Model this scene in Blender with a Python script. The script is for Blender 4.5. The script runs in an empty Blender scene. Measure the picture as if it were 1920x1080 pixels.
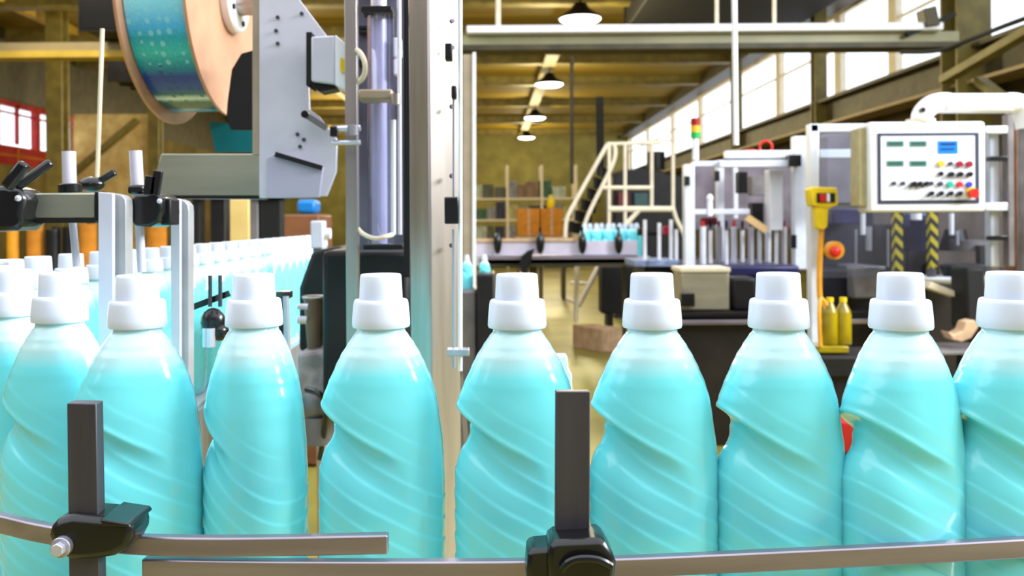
import bpy, bmesh, math, random
from mathutils import Vector, Matrix
random.seed(7)
PI = math.pi
C = bpy.context.scene.collection
F = 1700.0; VX = 918.0; VY = 417.0; ZC = 1.291; ROLL = math.radians(0.4)
FLOOR = 0.0
CR, SR = math.cos(ROLL), math.sin(ROLL)

def W(px, py, Y):
    u = (px - VX) / F; v = (VY - py) / F
    return Vector(((u*CR + v*SR)*Y, Y, ZC + (-u*SR + v*CR)*Y))
def S(n, Y): return n*Y/F
def lin(c):
    c = c/255.0
    return c/12.92 if c <= 0.04045 else ((c+0.055)/1.055)**2.4
def rgb(r, g, b): return (lin(r), lin(g), lin(b), 1)

# ------------------------------------------------------------------ materials
MATS = {}
def mat(name, col, rough=0.5, metal=0.0, var=0.0, scale=20.0, stretch=(1,1,1), bump=0.0, coat=0.0, emit=None, trans=0.0, sss=0.0, col2=None, ior=1.45):
    if name in MATS: return MATS[name]
    m = bpy.data.materials.new(name); m.use_nodes = True
    nt = m.node_tree; b = nt.nodes['Principled BSDF']
    b.inputs['Base Color'].default_value = rgb(*col)
    b.inputs['Roughness'].default_value = rough
    b.inputs['Metallic'].default_value = metal
    b.inputs['Coat Weight'].default_value = coat
    b.inputs['IOR'].default_value = ior
    b.inputs['Transmission Weight'].default_value = trans
    if sss:
        b.inputs['Subsurface Weight'].default_value = sss
        b.inputs['Subsurface Radius'].default_value = (1, 1, 1)
        b.inputs['Subsurface Scale'].default_value = 0.02
    if emit:
        b.inputs['Emission Color'].default_value = rgb(*emit[0]); b.inputs['Emission Strength'].default_value = emit[1]
    tc = nt.nodes.new('ShaderNodeTexCoord'); mp = nt.nodes.new('ShaderNodeMapping'); no = nt.nodes.new('ShaderNodeTexNoise')
    mp.inputs['Scale'].default_value = stretch; no.inputs['Scale'].default_value = scale; no.inputs['Detail'].default_value = 4
    nt.links.new(tc.outputs['Object'], mp.inputs[0]); nt.links.new(mp.outputs[0], no.inputs[0])
    if var or col2:
        mx = nt.nodes.new('ShaderNodeMix'); mx.data_type = 'RGBA'
        c2 = col2 if col2 else tuple(max(0, x*(1-var)) for x in col)
        mx.inputs['A'].default_value = rgb(*col); mx.inputs['B'].default_value = rgb(*c2)
        mr = nt.nodes.new('ShaderNodeMapRange'); mr.inputs[1].default_value = .35; mr.inputs[2].default_value = .65
        nt.links.new(no.outputs['Fac'], mr.inputs[0]); nt.links.new(mr.outputs[0], mx.inputs['Factor'])
        nt.links.new(mx.outputs['Result'], b.inputs['Base Color'])
    if bump:
        bp = nt.nodes.new('ShaderNodeBump'); bp.inputs['Strength'].default_value = bump; bp.inputs['Distance'].default_value = .01
        nt.links.new(no.outputs['Fac'], bp.inputs['Height']); nt.links.new(bp.outputs[0], b.inputs['Normal'])
    MATS[name] = m
    return m

STEEL = mat('brushed_steel', (196,194,206), .35, .7, .12, 60, (1,1,.08))
STEELH = mat('steel_rail', (176,164,178), .36, .85, .15, 50, (.08,1,1))
DSTEEL = mat('dark_steel', (92,88,96), .45, .7, .15, 40, (1,1,.1))
WARM = mat('warm_steel', (190,180,174), .35, .85, .12, 40, (1,1,.08))
OLIVEST = mat('olive_steel', (176,176,158), .42, .75, .1, 30, (.1,1,1))
CHROME = mat('chrome', (222,222,240), .22, .55, .05)
BRIGHT = mat('bright_rod_steel', (232,228,244), .25, .3, .04)
BLACK = mat('black_plastic', (16,16,18), .28, 0, .3, 30, coat=.3)
BLACKM = mat('matt_black', (10,9,10), .7, 0, .3, 12)
WHITE = mat('white_paint', (238,238,244), .4, 0, .03, 8)
WPLATE = mat('white_plate', (214,212,226), .38, .15, .06, 10)
ALU = mat('aluminium_profile', (226,230,242), .35, .25, .05, 10)
CREAM = mat('cream_paint', (236,222,196), .45, 0, .06, 8)
CAPM = mat('cap_plastic', (224,232,250), .35, 0, .02, 10, coat=.2, sss=.35)
COPPER = mat('reel_flange_board', (214,160,128), .4, .1, .14, 9, bump=.15)
YEL = mat('yellow_plastic', (240,205,20), .4, 0, .1, 15)
ORG = mat('orange_hose', (235,160,30), .45, 0, .1, 15)
RED = mat('red_plastic', (215,35,25), .35, 0, .1, 15)
GREEN = mat('green_plastic', (20,170,80), .35)
AMBER = mat('amber_plastic', (240,180,40), .35)
NAVY = mat('navy_paint', (38,36,84), .4, .2, .3, 8)
DKMACH = mat('dark_machine_paint', (30,27,30), .45, .3, .4, 9)
GREYM = mat('grey_machine_paint', (128,122,124), .45, .3, .2, 9)
TANP = mat('tan_panel', (176,160,138), .5, .3, .1, 9)
BROWNP = mat('brown_panel', (132,84,52), .5, 0, .15, 9)
CARD = mat('cardboard', (205,128,26), .8, 0, .12, 12)
CARDP = mat('pink_cardboard', (208,172,136), .8, 0, .15, 12)
OLIVE = mat('olive_paint', (126,112,52), .5, 0, .2, 4)
OLIVED = mat('dark_olive_steel', (74,66,42), .5, .2, .3, 4)
REDP = mat('red_paint', (176,14,12), .5, 0, .15, 6)
PALEY = mat('pale_yellow_board', (232,206,130), .7, 0, .0, 3, col2=(205,170,100))
BLUEP = mat('blue_plastic', (20,120,200), .35)
LCD = mat('green_grey_display', (92,132,122), .3)
BLULCD = mat('blue_display', (10,110,215), .3, emit=((10,120,230), .5))
PANELW = mat('panel_face', (226,226,240), .4)
SLATE = mat('slate_trim', (48,52,72), .4)
GRN2 = mat('teal_button', (10,170,140), .35)
CRIM = mat('crimson_button', (150,10,40), .35)
YLIQ = mat('yellow_liquid', (158,136,6), .2, 0, .25, 12, coat=.3)
TEALF = mat('teal_film_strip', (10,110,120), .3)
RUBBER = mat('conveyor_chain', (190,192,196), .5, 0, .1, 30)
GLOW = mat('lamp_lens', (255,255,255), .3, emit=((245,245,255), 6.0))
HAZ = None
def hazard():
    m = mat('black_yellow_stripes', (30,28,20), .5)
    nt = m.node_tree; b = nt.nodes['Principled BSDF']
    w = nt.nodes.new('ShaderNodeTexWave'); w.inputs['Scale'].default_value = 9; w.bands_direction = 'DIAGONAL'
    tc = nt.nodes.new('ShaderNodeTexCoord'); r = nt.nodes.new('ShaderNodeValToRGB')
    r.color_ramp.interpolation = 'CONSTANT'; r.color_ramp.elements[0].color = rgb(28,26,22); r.color_ramp.elements[1].position = .5; r.color_ramp.elements[1].color = rgb(205,185,30)
    nt.links.new(tc.outputs['Object'], w.inputs[0]); nt.links.new(w.outputs[0], r.inputs[0]); nt.links.new(r.outputs[0], b.inputs['Base Color'])
    return m
HAZ = hazard()

def film_mat():
    m = mat('printed_blue_film', (10,130,200), .28, coat=.4)
    nt = m.node_tree; b = nt.nodes['Principled BSDF']; L = nt.links
    uv = nt.nodes.new('ShaderNodeUVMap'); uv.uv_map = 'UVMap'
    sx = nt.nodes.new('ShaderNodeSeparateXYZ'); L.new(uv.outputs[0], sx.inputs[0])
    def math_(op, a, b_=None, c=None):
        n = nt.nodes.new('ShaderNodeMath'); n.operation = op
        for i, v in enumerate((a, b_, c)):
            if v is None: continue
            if isinstance(v, (int, float)): n.inputs[i].default_value = v
            else: L.new(v, n.inputs[i])
        return n.outputs[0]
    u, v = sx.outputs[0], sx.outputs[1]      # u across the web (0..1), v around (repeats)
    fv = math_('FRACT', v)
    ramp = nt.nodes.new('ShaderNodeValToRGB'); L.new(fv, ramp.inputs[0])
    cr = ramp.color_ramp
    pts = [(0, (10,84,96)), (.12, (0,104,108)), (.165, (235,255,250)), (.21, (20,110,120)), (.26, (10,80,170)), (.36, (10,60,160)), (.43, (0,150,180)), (.52, (50,205,205)), (.60, (10,175,205)), (.66, (70,190,255)), (.80, (150,235,255)), (.92, (70,190,255)), (1, (60,165,255))]
    cr.elements[0].position = 0; cr.elements[0].color = rgb(*pts[0][1]); cr.elements[1].position = 1; cr.elements[1].color = rgb(*pts[-1][1])
    for p, c in pts[1:-1]:
        e = cr.elements.new(p); e.color = rgb(*c)
    # blobs of print: repeated columns
    vo = nt.nodes.new('ShaderNodeTexVoronoi'); vo.inputs['Scale'].default_value = 1
    cb = nt.nodes.new('ShaderNodeCombineXYZ'); L.new(math_('MULTIPLY', u, 6), cb.inputs[0]); L.new(math_('MULTIPLY', v, 16), cb.inputs[1])
    vo.inputs['Randomness'].default_value = .35; L.new(cb.outputs[0], vo.inputs['Vector'])
    dots = math_('LESS_THAN', vo.outputs['Distance'], .26)
    no = nt.nodes.new('ShaderNodeTexNoise'); no.inputs['Scale'].default_value = 3.4; L.new(cb.outputs[0], no.inputs['Vector']); no.inputs['Detail'].default_value = 6
    mx = nt.nodes.new('ShaderNodeMix'); mx.data_type = 'RGBA'; mx.blend_type = 'OVERLAY'; mx.inputs['Factor'].default_value = .5
    L.new(ramp.outputs[0], mx.inputs['A']); L.new(no.outputs['Fac'], mx.inputs['B'])
    mx2 = nt.nodes.new('ShaderNodeMix'); mx2.data_type = 'RGBA'
    L.new(math_('MULTIPLY', dots, .7), mx2.inputs['Factor']); L.new(mx.outputs['Result'], mx2.inputs['A'])
    r2 = nt.nodes.new('ShaderNodeValToRGB'); r2.color_ramp.interpolation = 'CONSTANT'
    r2.color_ramp.elements[0].color = rgb(10,50,130); r2.color_ramp.elements[1].position = .44; r2.color_ramp.elements[1].color = rgb(150,225,245); L.new(fv, r2.inputs[0])
    L.new(r2.outputs[0], mx2.inputs['B']); L.new(mx2.outputs['Result'], b.inputs['Base Color'])
    return m
FILM = film_mat()

def bottle_mat():
    m = mat('translucent_bottle_with_aqua_liquid', (120,225,235), .2, coat=.5, sss=.4)
    nt = m.node_tree; b = nt.nodes['Principled BSDF']; L = nt.links
    tc = nt.nodes.new('ShaderNodeTexCoord'); sx = nt.nodes.new('ShaderNodeSeparateXYZ'); L.new(tc.outputs['Object'], sx.inputs[0])
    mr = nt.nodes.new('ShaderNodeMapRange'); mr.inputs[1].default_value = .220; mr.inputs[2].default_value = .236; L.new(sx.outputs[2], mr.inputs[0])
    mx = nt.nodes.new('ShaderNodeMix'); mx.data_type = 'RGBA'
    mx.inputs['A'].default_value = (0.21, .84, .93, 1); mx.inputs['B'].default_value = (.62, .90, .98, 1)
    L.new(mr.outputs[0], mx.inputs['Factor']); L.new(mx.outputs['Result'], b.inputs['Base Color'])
    b.inputs['Subsurface Radius'].default_value = (.4, 1, 1); b.inputs['Subsurface Scale'].default_value = .02
    return m
BOT = bottle_mat()

def glass_mat(name, col, fac):
    m = bpy.data.materials.new(name); m.use_nodes = True; nt = m.node_tree; nt.nodes.clear()
    o = nt.nodes.new('ShaderNodeOutputMaterial'); t = nt.nodes.new('ShaderNodeBsdfTransparent'); g = nt.nodes.new('ShaderNodeBsdfGlossy')
    t.inputs[0].default_value = rgb(*col); g.inputs['Roughness'].default_value = .05
    x = nt.nodes.new('ShaderNodeMixShader'); x.inputs[0].default_value = fac
    nt.links.new(t.outputs[0], x.inputs[1]); nt.links.new(g.outputs[0], x.inputs[2]); nt.links.new(x.outputs[0], o.inputs[0])
    return m
GLASS = glass_mat('clear_guard_sheet', (236,240,246), .10)
TUBEG = glass_mat('clear_tube', (226,230,250), .22)
WGLASS = glass_mat('window_glass', (250,252,255), .06)

def wall_mat(name, c1, c2, sc):
    return mat(name, c1, .8, 0, 0, sc, col2=c2)
CEIL = mat('corrugated_ceiling', (150,124,22), .75, 0, 0, 1.2, (.1,2,1), col2=(116,94,18))
WALLB = wall_mat('back_wall_paint', (140,134,74), (120,112,62), 1.5)
WALLR = wall_mat('right_wall_paint', (98,84,58), (74,64,44), 1.2)
WALLL = wall_mat('left_wall_paint', (120,104,50), (92,80,38), 1.0)
WALLF = wall_mat('near_wall_paint', (118,114,124), (84,80,90), 1.0)
def floor_mat():
    m = mat('worn_floor_paint', (156,146,66), .38, 0, 0, 1.3, col2=(124,114,48))
    return m
FLOORM = floor_mat()

# ------------------------------------------------------------------ mesh builder
WL = {}
class MB:
    def __init__(s): s.bm = bmesh.new()
    def box(s, c, size, rz=0, rx=0, ry=0):
        M = Matrix.Translation(Vector(c)) @ Matrix.Rotation(rz, 4, 'Z') @ Matrix.Rotation(rx, 4, 'X') @ Matrix.Rotation(ry, 4, 'Y') @ Matrix.Diagonal((size[0], size[1], size[2], 1))
        bmesh.ops.create_cube(s.bm, size=1, matrix=M); return s
    def pbox(s, x0, y0, x1, y1, Y, d, rz=0):
        """front face spans the pixel rectangle at distance Y, depth d behind it"""
        c = W((x0+x1)/2, (y0+y1)/2, Y); c.y += d/2
        return s.box(c, (S(abs(x1-x0), Y), d, S(abs(y1-y0), Y)), rz)
    def bar(s, a, b, w, h=None):
        a, b = Vector(a), Vector(b); h = h or w; d = b-a
        q = d.to_track_quat('Z', 'Y').to_matrix().to_4x4()
        M = Matrix.Translation((a+b)/2) @ q @ Matrix.Diagonal((w, h, d.length, 1))
        bmesh.ops.create_cube(s.bm, size=1, matrix=M); return s
    def cyl(s, a, b, r, r2=None, n=20, caps=True):
        a, b = Vector(a), Vector(b); d = b-a
        q = d.to_track_quat('Z', 'Y').to_matrix().to_4x4()
        bmesh.ops.create_cone(s.bm, cap_ends=caps, segments=n, radius1=r, radius2=r if r2 is None else r2, depth=d.length, matrix=Matrix.Translation((a+b)/2) @ q); return s
    def pcyl(s, px, y0, y1, wpx, Y, n=18):
        a = W(px, y1, Y); b = W(px, y0, Y); b.x = a.x
        return s.cyl(a, b, S(wpx, Y)/2, n=n)
    def ball(s, c, r, sc=(1,1,1), n=16):
        M = Matrix.Translation(Vector(c)) @ Matrix.Diagonal((sc[0], sc[1], sc[2], 1))
        bmesh.ops.create_uvsphere(s.bm, u_segments=n, v_segments=max(6, n//2), radius=r, matrix=M); return s
    def tube(s, pts, r, n=10, smooth=True):
        pts = [Vector(p) for p in pts]
        if smooth and len(pts) > 2:
            o = []
            for i in range(len(pts)-1):
                p0 = pts[max(i-1, 0)]; p1 = pts[i]; p2 = pts[i+1]; p3 = pts[min(i+2, len(pts)-1)]
                for k in range(6):
                    t = k/6
                    o.append(.5*((2*p1)+(-p0+p2)*t+(2*p0-5*p1+4*p2-p3)*t*t+(-p0+3*p1-3*p2+p3)*t**3))
            o.append(pts[-1]); pts = o
        rings = []
        up = None
        for i, p in enumerate(pts):
            d = (pts[min(i+1, len(pts)-1)]-pts[max(i-1, 0)]).normalized()
            if up is None: up = d.orthogonal().normalized()
            up = (up - d*up.dot(d)).normalized(); sd = d.cross(up)
            rings.append([s.bm.verts.new(p + (up*math.cos(2*PI*k/n)+sd*math.sin(2*PI*k/n))*r) for k in range(n)])
        for a, b in zip(rings, rings[1:]):
            for k in range(n): s.bm.faces.new((a[k], a[(k+1) % n], b[(k+1) % n], b[k]))
        s.bm.faces.new(rings[0][::-1]); s.bm.faces.new(rings[-1]); return s
    def sweep(s, pts, prof):
        """vertical-profile sweep along a plan path: prof = [(offset sideways, z)]"""
        pts = [Vector(p) for p in pts]; rings = []
        for i, p in enumerate(pts):
            d = (pts[min(i+1, len(pts)-1)]-pts[max(i-1, 0)]); d.z = 0; d.normalize()
            sd = Vector((-d.y, d.x, 0))
            rings.append([s.bm.verts.new(p + sd*u + Vector((0, 0, z))) for u, z in prof])
        n = len(prof)
        for a, b in zip(rings, rings[1:]):
            for k in range(n): s.bm.faces.new((a[k], a[(k+1) % n], b[(k+1) % n], b[k]))
        s.bm.faces.new(rings[0][::-1]); s.bm.faces.new(rings[-1]); return s
    def lathe(s, prof, M=Matrix.Identity(4), n=48):
        rings = []
        for r, z in prof:
            if r < 1e-6: rings.append([s.bm.verts.new(M @ Vector((0, 0, z)))])
            else: rings.append([s.bm.verts.new(M @ Vector((r*math.cos(2*PI*k/n), r*math.sin(2*PI*k/n), z))) for k in range(n)])
        for a, b in zip(rings, rings[1:]):
            if len(a) == 1 and len(b) == 1: continue
            for k in range(n):
                k2 = (k+1) % n
                if len(a) == 1: s.bm.faces.new((a[0], b[k2], b[k]))
                elif len(b) == 1: s.bm.faces.new((a[k], a[k2], b[0]))
                else: s.bm.faces.new((a[k], a[k2], b[k2], b[k]))
        return s
    def ppoly(s, pts, Y, d):
        """pixel outline at distance Y, extruded backwards by d"""
        f = [s.bm.verts.new(W(x, y, Y)) for x, y in pts]
        g = [s.bm.verts.new(v.co + Vector((0, d, 0))) for v in f]
        s.bm.faces.new(f); s.bm.faces.new(g[::-1]); n = len(f)
        for k in range(n): s.bm.faces.new((f[k], g[k], g[(k+1) % n], f[(k+1) % n]))
        return s
    def torus(s, c, R, r, axis='Y', n=28, m=8, arc=2*PI):
        pts = []
        for i in range(n+1):
            a = arc*i/n
            v = {'Y': Vector((math.cos(a), 0, math.sin(a))), 'Z': Vector((math.cos(a), math.sin(a), 0)), 'X': Vector((0, math.cos(a), math.sin(a)))}[axis]
            pts.append(Vector(c)+v*R)
        return s.tube(pts, r, m, False)
    def build(s, name, m, parent=None, bev=0, ang=35):
        bmesh.ops.recalc_face_normals(s.bm, faces=s.bm.faces)
        vs = [v.co for v in s.bm.verts]
        if parent is not None: org = WL[parent]
        else:
            mn = Vector([min(v[i] for v in vs) for i in range(3)]); mxx = Vector([max(v[i] for v in vs) for i in range(3)])
            org = Vector(((mn.x+mxx.x)/2, (mn.y+mxx.y)/2, mn.z))
        org = org.copy()
        for v in s.bm.verts: v.co -= org
        me = bpy.data.meshes.new(name); s.bm.to_mesh(me); s.bm.free()
        me.materials.append(m)
        for p in me.polygons: p.use_smooth = True
        me.set_sharp_from_angle(angle=math.radians(ang))
        o = bpy.data.objects.new(name, me); C.objects.link(o)
        if parent is not None: o.parent = parent
        else: o.location = org
        WL[o] = org
        if bev:
            b = o.modifiers.new('bevel', 'BEVEL'); b.width = bev; b.segments = 2; b.limit_method = 'ANGLE'; b.angle_limit = math.radians(40)
        return o
def tag(o, label, cat, group=None):
    o['label'] = label; o['category'] = cat
    if group: o['group'] = group
    return o
def thing(name, loc, label, cat, group=None):
    o = bpy.data.objects.new(name, None); C.objects.link(o); o.location = loc; o.empty_display_size = .05
    WL[o] = Vector(loc); return tag(o, label, cat, group)
def struct(o): o['kind'] = 'structure'; return o
def partlabel(o, l): o['label'] = l; return o
def dup(root, loc, rz=0, label=None, group=None, sc=1.0):
    r = root.copy(); C.objects.link(r); r.location = loc; r.rotation_euler = (0, 0, rz)
    if sc != 1.0: r.scale = (sc, sc, sc)
    if label: r['label'] = label
    if group: r['group'] = group
    for ch in list(root.children):
        c = ch.copy(); C.objects.link(c); c.parent = r
        for g in list(ch.children):
            d = g.copy(); C.objects.link(d); d.parent = c
    return r

# ================================================================== HALL
XR, XL, YB, YN, HC = 7.6, -12.0, 50.0, -4.0, ZC+4.9
def yfl(Y): return VY+ZC*F/Y
struct(MB().box(((XR+XL)/2, (YB+YN)/2, -.05), (XR-XL+.6, YB-YN+.6, .1)).build('floor', FLOORM))
m = MB().box(((XR+XL)/2, (YB+10)/2, HC+.1), (XR-XL+.6, YB-10+.6, .2))
struct(m.build('ceiling', CEIL))
struct(MB().box(((XR+XL)/2, YB+.15, HC/2), (XR-XL+.6, .3, HC)).build('wall_back', WALLB))
struct(MB().box(((XR+XL)/2, YN-.15, 2.3), (XR-XL+.6, .3, 4.6)).build('wall_near', WALLF))
# right wall: solid below the clerestory, band of glazing above it
zb, zt = ZC+.335*XR, ZC+.60*XR
struct(MB().box((XR+.15, (YB+YN)/2, (zb)/2), (.3, YB-YN, zb)).build('wall_right', WALLR))
struct(MB().box((XR+.15, (YB+YN)/2, (zt+HC+.3)/2+.05), (.3, YB-YN, HC+.2-zt)).build('trim_1', OLIVED))
r = MB(); 
yy = YN
k = 1
edges = [YN, 2, 8, 14.4, 17.2, 19.9, 24, 28, 33, 38, 44, YB]
for a, b in zip(edges, edges[1:]):
    w = MB().box((XR+.12, (a+b)/2, zb+.05), (.12, b-a, .1)).box((XR+.12, (a+b)/2, zt-.05), (.12, b-a, .1)).box((XR+.12, a+.08, (zb+zt)/2), (.14, .16, zt-zb)).box((XR+.12, b-.08, (zb+zt)/2), (.14, .16, zt-zb)).box((XR+.12, (a+b)/2, zb+(zt-zb)*.62), (.06, b-a, .05)).build('window_%d' % k, CREAM)
    struct(w)
    MB().box((XR+.12, (a+b)/2, (zb+zt)/2), (.012, b-a-.3, zt-zb-.18)).build('pane', WGLASS, w)
    k += 1
# left wall, glazed band with red frames
lz0, lz1, lz2 = ZC+.127*12, ZC+.168*12, ZC+.262*12
struct(MB().box((XL-.15, (YB+YN)/2, lz0/2), (.3, YB-YN, lz0)).build('wall_left', WALLL))
struct(MB().box((XL-.15, (YB+YN)/2, (lz2+HC+.2)/2), (.3, YB-YN, HC+.2-lz2)).build('trim_2', OLIVED))
struct(MB().box((XL-.15, (26.6+YB)/2, (lz0+lz2)/2), (.3, YB-26.6, lz2-lz0)).build('trim_3', WALLL))
struct(MB().box((XL-.15, 7, (lz0+lz2)/2), (.3, 22, lz2-lz0)).build('trim_4', WALLL))
for k2, (a, b) in enumerate(((18, 20.3), (20.3, 22.2), (22.2, 24.2), (24.2, 26.6))):
    w = MB()
    w.box((XL-.1, (a+b)/2, lz1-.05), (.12, b-a, .1)).box((XL-.1, (a+b)/2, lz2-.07), (.12, b-a, .14)).box((XL-.1, a+.06, (lz1+lz2)/2), (.14, .12, lz2-lz1)).box((XL-.1, b-.06, (lz1+lz2)/2), (.14, .12, lz2-lz1))
    w.box((XL-.12, (a+b)/2, (lz0+lz1)/2), (.1, b-a, lz1-lz0))
    w = struct(w.build('window_%d' % (k+k2), REDP))
    MB().box((XL-.1, (a+b)/2, (lz1+lz2)/2), (.012, b-a-.24, lz2-lz1-.2)).build('pane', WGLASS, w)
    MB().box((XL-.08, (a+b)/2, (lz1+lz2)/2), (.08, .09, lz2-lz1-.1)).box((XL-.08, (a+b)/2, lz2-.3), (.06, b-a, .05)).build('muntin', REDP, w)
    MB().box((XL-.05, (a+b)/2, (lz0+lz1)/2), (.03, b-a, .035)).box((XL-.05, (a+b)/2, (lz0+lz1)/2), (.03, .05, lz1-lz0)).build('glazing_bar', CARD, w)
# cross beams of the ceiling
for i, Y in enumerate((19.2, 22.6, 26.4, 30.5, 36, 42, 48)):
    struct(MB().box(((XR+XL)/2, Y, HC-.14), (XR-XL, .16, .28)).box(((XR+XL)/2, Y, HC-.29), (XR-XL, .34, .05)).build('trim_%d' % (5+i), OLIVE))
struct(MB().box((XR-.25, (10+YB)/2, zt+.25), (.5, YB-10, .55)).build('trim_12', OLIVED))
for i, X in enumerate((-10.3, -8.0, -5.4)):
    struct(MB().box((X, 30, HC-.1), (.22, 40, .2)).build('trim_%d' % (13+i), mat('yellow_purlin', (205,172,66), .6, 0, .1, 3)))
# crane girder along right wall
g = thing('crane_rail_girder', (XR-.3, 30, zb-.55), 'long dark olive steel girder running under the strip of high windows', 'girder')
MB().box((XR-.3, 30, zb-.3), (.18, 46, .5)).build('web', OLIVED, g)
MB().box((XR-.35, 30, zb-.03), (.5, 46, .06)).build('flange', OLIVED, g)
MB().box((XR-.42, 30, zb-.56), (.5, 46, .05)).build('flange', mat('tan_flange', (150,128,88), .5, .1, .1, 3), g)
# wall columns
def column(Y, x=XR-.55, w=.34, top=HC, label='', X=None):
    c = thing('steel_column', (x, Y, 0), label, 'column')
    MB().box((x, Y, top/2), (.06, w*.8, top)).build('web', OLIVED, c)
    for s_ in (-1, 1): MB().box((x, Y+s_*w*.45, top/2), (w, .05, top)).build('flange', OLIVE, c)
    MB().box((x, Y, .02), (w*1.4, w*1.4, .04)).build('base_plate', OLIVED, c)
    return c
column(13.4, XR-.55, .5, label='tall olive steel column at right, above the swing-arm control panel')
column(19.5, XR-.5, .26, label='slim olive column against the high windows, right of the hanging white rod')
column(26, XR-.5, .26, label='farthest slim column against the high windows, beside the stack light')
column(20.5, -9.75, .36, label='olive steel column at left between red window frames and pale board')
column(25, -9.2, .3, label='olive column at the right edge of the pale yellow board')
# diagonal braces right
for a, b, l in (((1835, 150, 11.5), (1960, 245, 10.4), 'lower steel knee brace falling to the right edge beside the olive column'), ((1770, 150, 11.8), (1960, 40, 9.6), 'upper steel brace rising to the top right corner')):
    o = MB().bar(W(*a), W(*b), .14, .1).build('steel_brace', OLIVE, bev=.005); tag(o, l, 'brace')
o = MB().tube([W(1690, 98, 9), W(1760, 95, 8.4), W(1830, 70, 7.8), W(1880, 50, 7.2), W(1940, 28, 6.8)], .02).build('power_cable', BLACKM); tag(o, 'thick black cable sagging across the olive column at top right', 'cable')
# cross beams near
g = thing('crane_bridge_beam', W(1320, 95, 10.5), 'long horizontal beam with bright white upper edge across upper right', 'beam')
a = W(868, 82, 10.5); b = W(1790, 82, 10.5); zc_ = a.z
L_ = b.x-a.x; cx_ = (a.x+b.x)/2
MB().box((cx_, 10.5, zc_+.02), (L_, .2, .13)).build('web', mat('grey_olive_paint', (150,146,110), .4, .1, .1, 3), g)
MB().box((cx_-.1, 10.42, zc_+.115), (L_-.3, .34, .085)).build('top_flange', WHITE, g, .01)  # white colour stands in for light on the beam's upper edge
MB().box((cx_, 10.5, zc_-.075), (L_, .34, .06)).build('bottom_flange', OLIVED, g)
for px, l in ((1452, 'thin'), (1344, 'thin'), (934, 'pale'),):
    o = MB().cyl(W(px, 58, 10.5), W(px, -170, 10.5), .022 if l == 'thin' else .03).build('hanger_rod', CREAM)
    tag(o, {1452: 'right-hand thin rod hanging the white-edged beam, near the high windows', 1344: 'thin hanger rod on the white-edged beam just left of the long white drop rod', 934: 'pale hanger rod at left end of the white-edged beam'}[px], 'rod')
g = thing('cross_girder', W(115, 110, 14), 'horizontal grey and yellow beam crossing upper left behind the film reel', 'beam')
a = W(-60, 100, 14); a.x = XL+.05; b = W(700, 100, 14)
MB().box(((a.x+b.x)/2, 14, a.z+.07), (b.x-a.x, .2, .14)).build('web', mat('dull_beige', (150,136,100), .5, 0, .1, 3), g)
MB().box(((a.x+b.x)/2, 14, a.z-.05), (b.x-a.x, .34, .1)).build('flange', mat('yellow_purlin', (205,172,66)), g)
# ducts
def ductbox(x0, x1, y0, y1, z, h, label, name='air_duct'):
    d = thing(name, ((x0+x1)/2, (y0+y1)/2, z), label, 'duct')
    MB().box(((x0+x1)/2, (y0+y1)/2, z+h/2), (x1-x0, y1-y0, h)).build('casing', BLACKM, d, .02)
    for f in (.02, .5, .98):
        yc = y0+(y1-y0)*f
        MB().box(((x0+x1)/2, yc, z+h/2), (x1-x0+.05, .05, h+.05)).build('seam_flange', DKMACH, d)
    return d
ductbox(3.0, 6.7, 11.5, 20, ZC+4.2, .66, 'big black duct under the ceiling left of the high windows')
a = W(150, 55, 13); b = W(236, -40, 13)
ductbox(a.x, b.x, 13, 14.5, a.z, b.z-a.z, 'small black duct box above the thin upright aerial at upper left')
a = W(205, 150, 15); b = W(330, 112, 15)
ductbox(a.x, b.x, 15, 16, a.z, b.z-a.z, 'dark duct box just left of the reel, under the grey yellow beam')
# longitudinal tray and lamps
LX = 1.86
o = MB().box((LX-.1, 35.5, HC-.33), (.34, 27, .05)).box((LX-.27, 35.5, HC-.28), (.03, 27, .12)).box((LX+.07, 35.5, HC-.28), (.03, 27, .12)).build('cable_tray', mat('beige_tray', (150,134,84), .6, 0, .3, 6)); tag(o, 'long beige cable tray on the ceiling above the row of lamps', 'tray')
lampdat = [(18.4, 1088, 36), (27.2, 1030, 158), (36, 1003, 221), (45.5, 987, 258)]
lamp_l = ['nearest and largest round ceiling lamp, at top centre', 'second ceiling lamp from the camera, below the white-edged beam', 'third ceiling lamp along the row, above the pale stair', 'farthest and smallest ceiling lamp, before the back wall']
for (Y, px, py), l in zip(lampdat, lamp_l):
    c = W(px, py, Y)
    t = thing('high_bay_lamp', c, l, 'lamp', 'ceiling lamps in one row')
    T = Matrix.Translation(c)
    MB().lathe([(.06, .34), (.12, .32), (.2, .2), (.43, .04), (.45, 0), (.42, 0), (.4, .03), (.18, .18), (.0, .2)], T).build('shade', DKMACH, t)
    MB().lathe([(0, -.09), (.18, -.085), (.33, -.06), (.41, -.01), (.41, .02), (0, .02)], T).build('lens', GLOW, t)
    MB().cyl(c+Vector((0, 0, .33)), Vector((c.x, c.y, HC-.36 if Y > 20 else HC-.01)), .02).build('stem', DKMACH, t)
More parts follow.
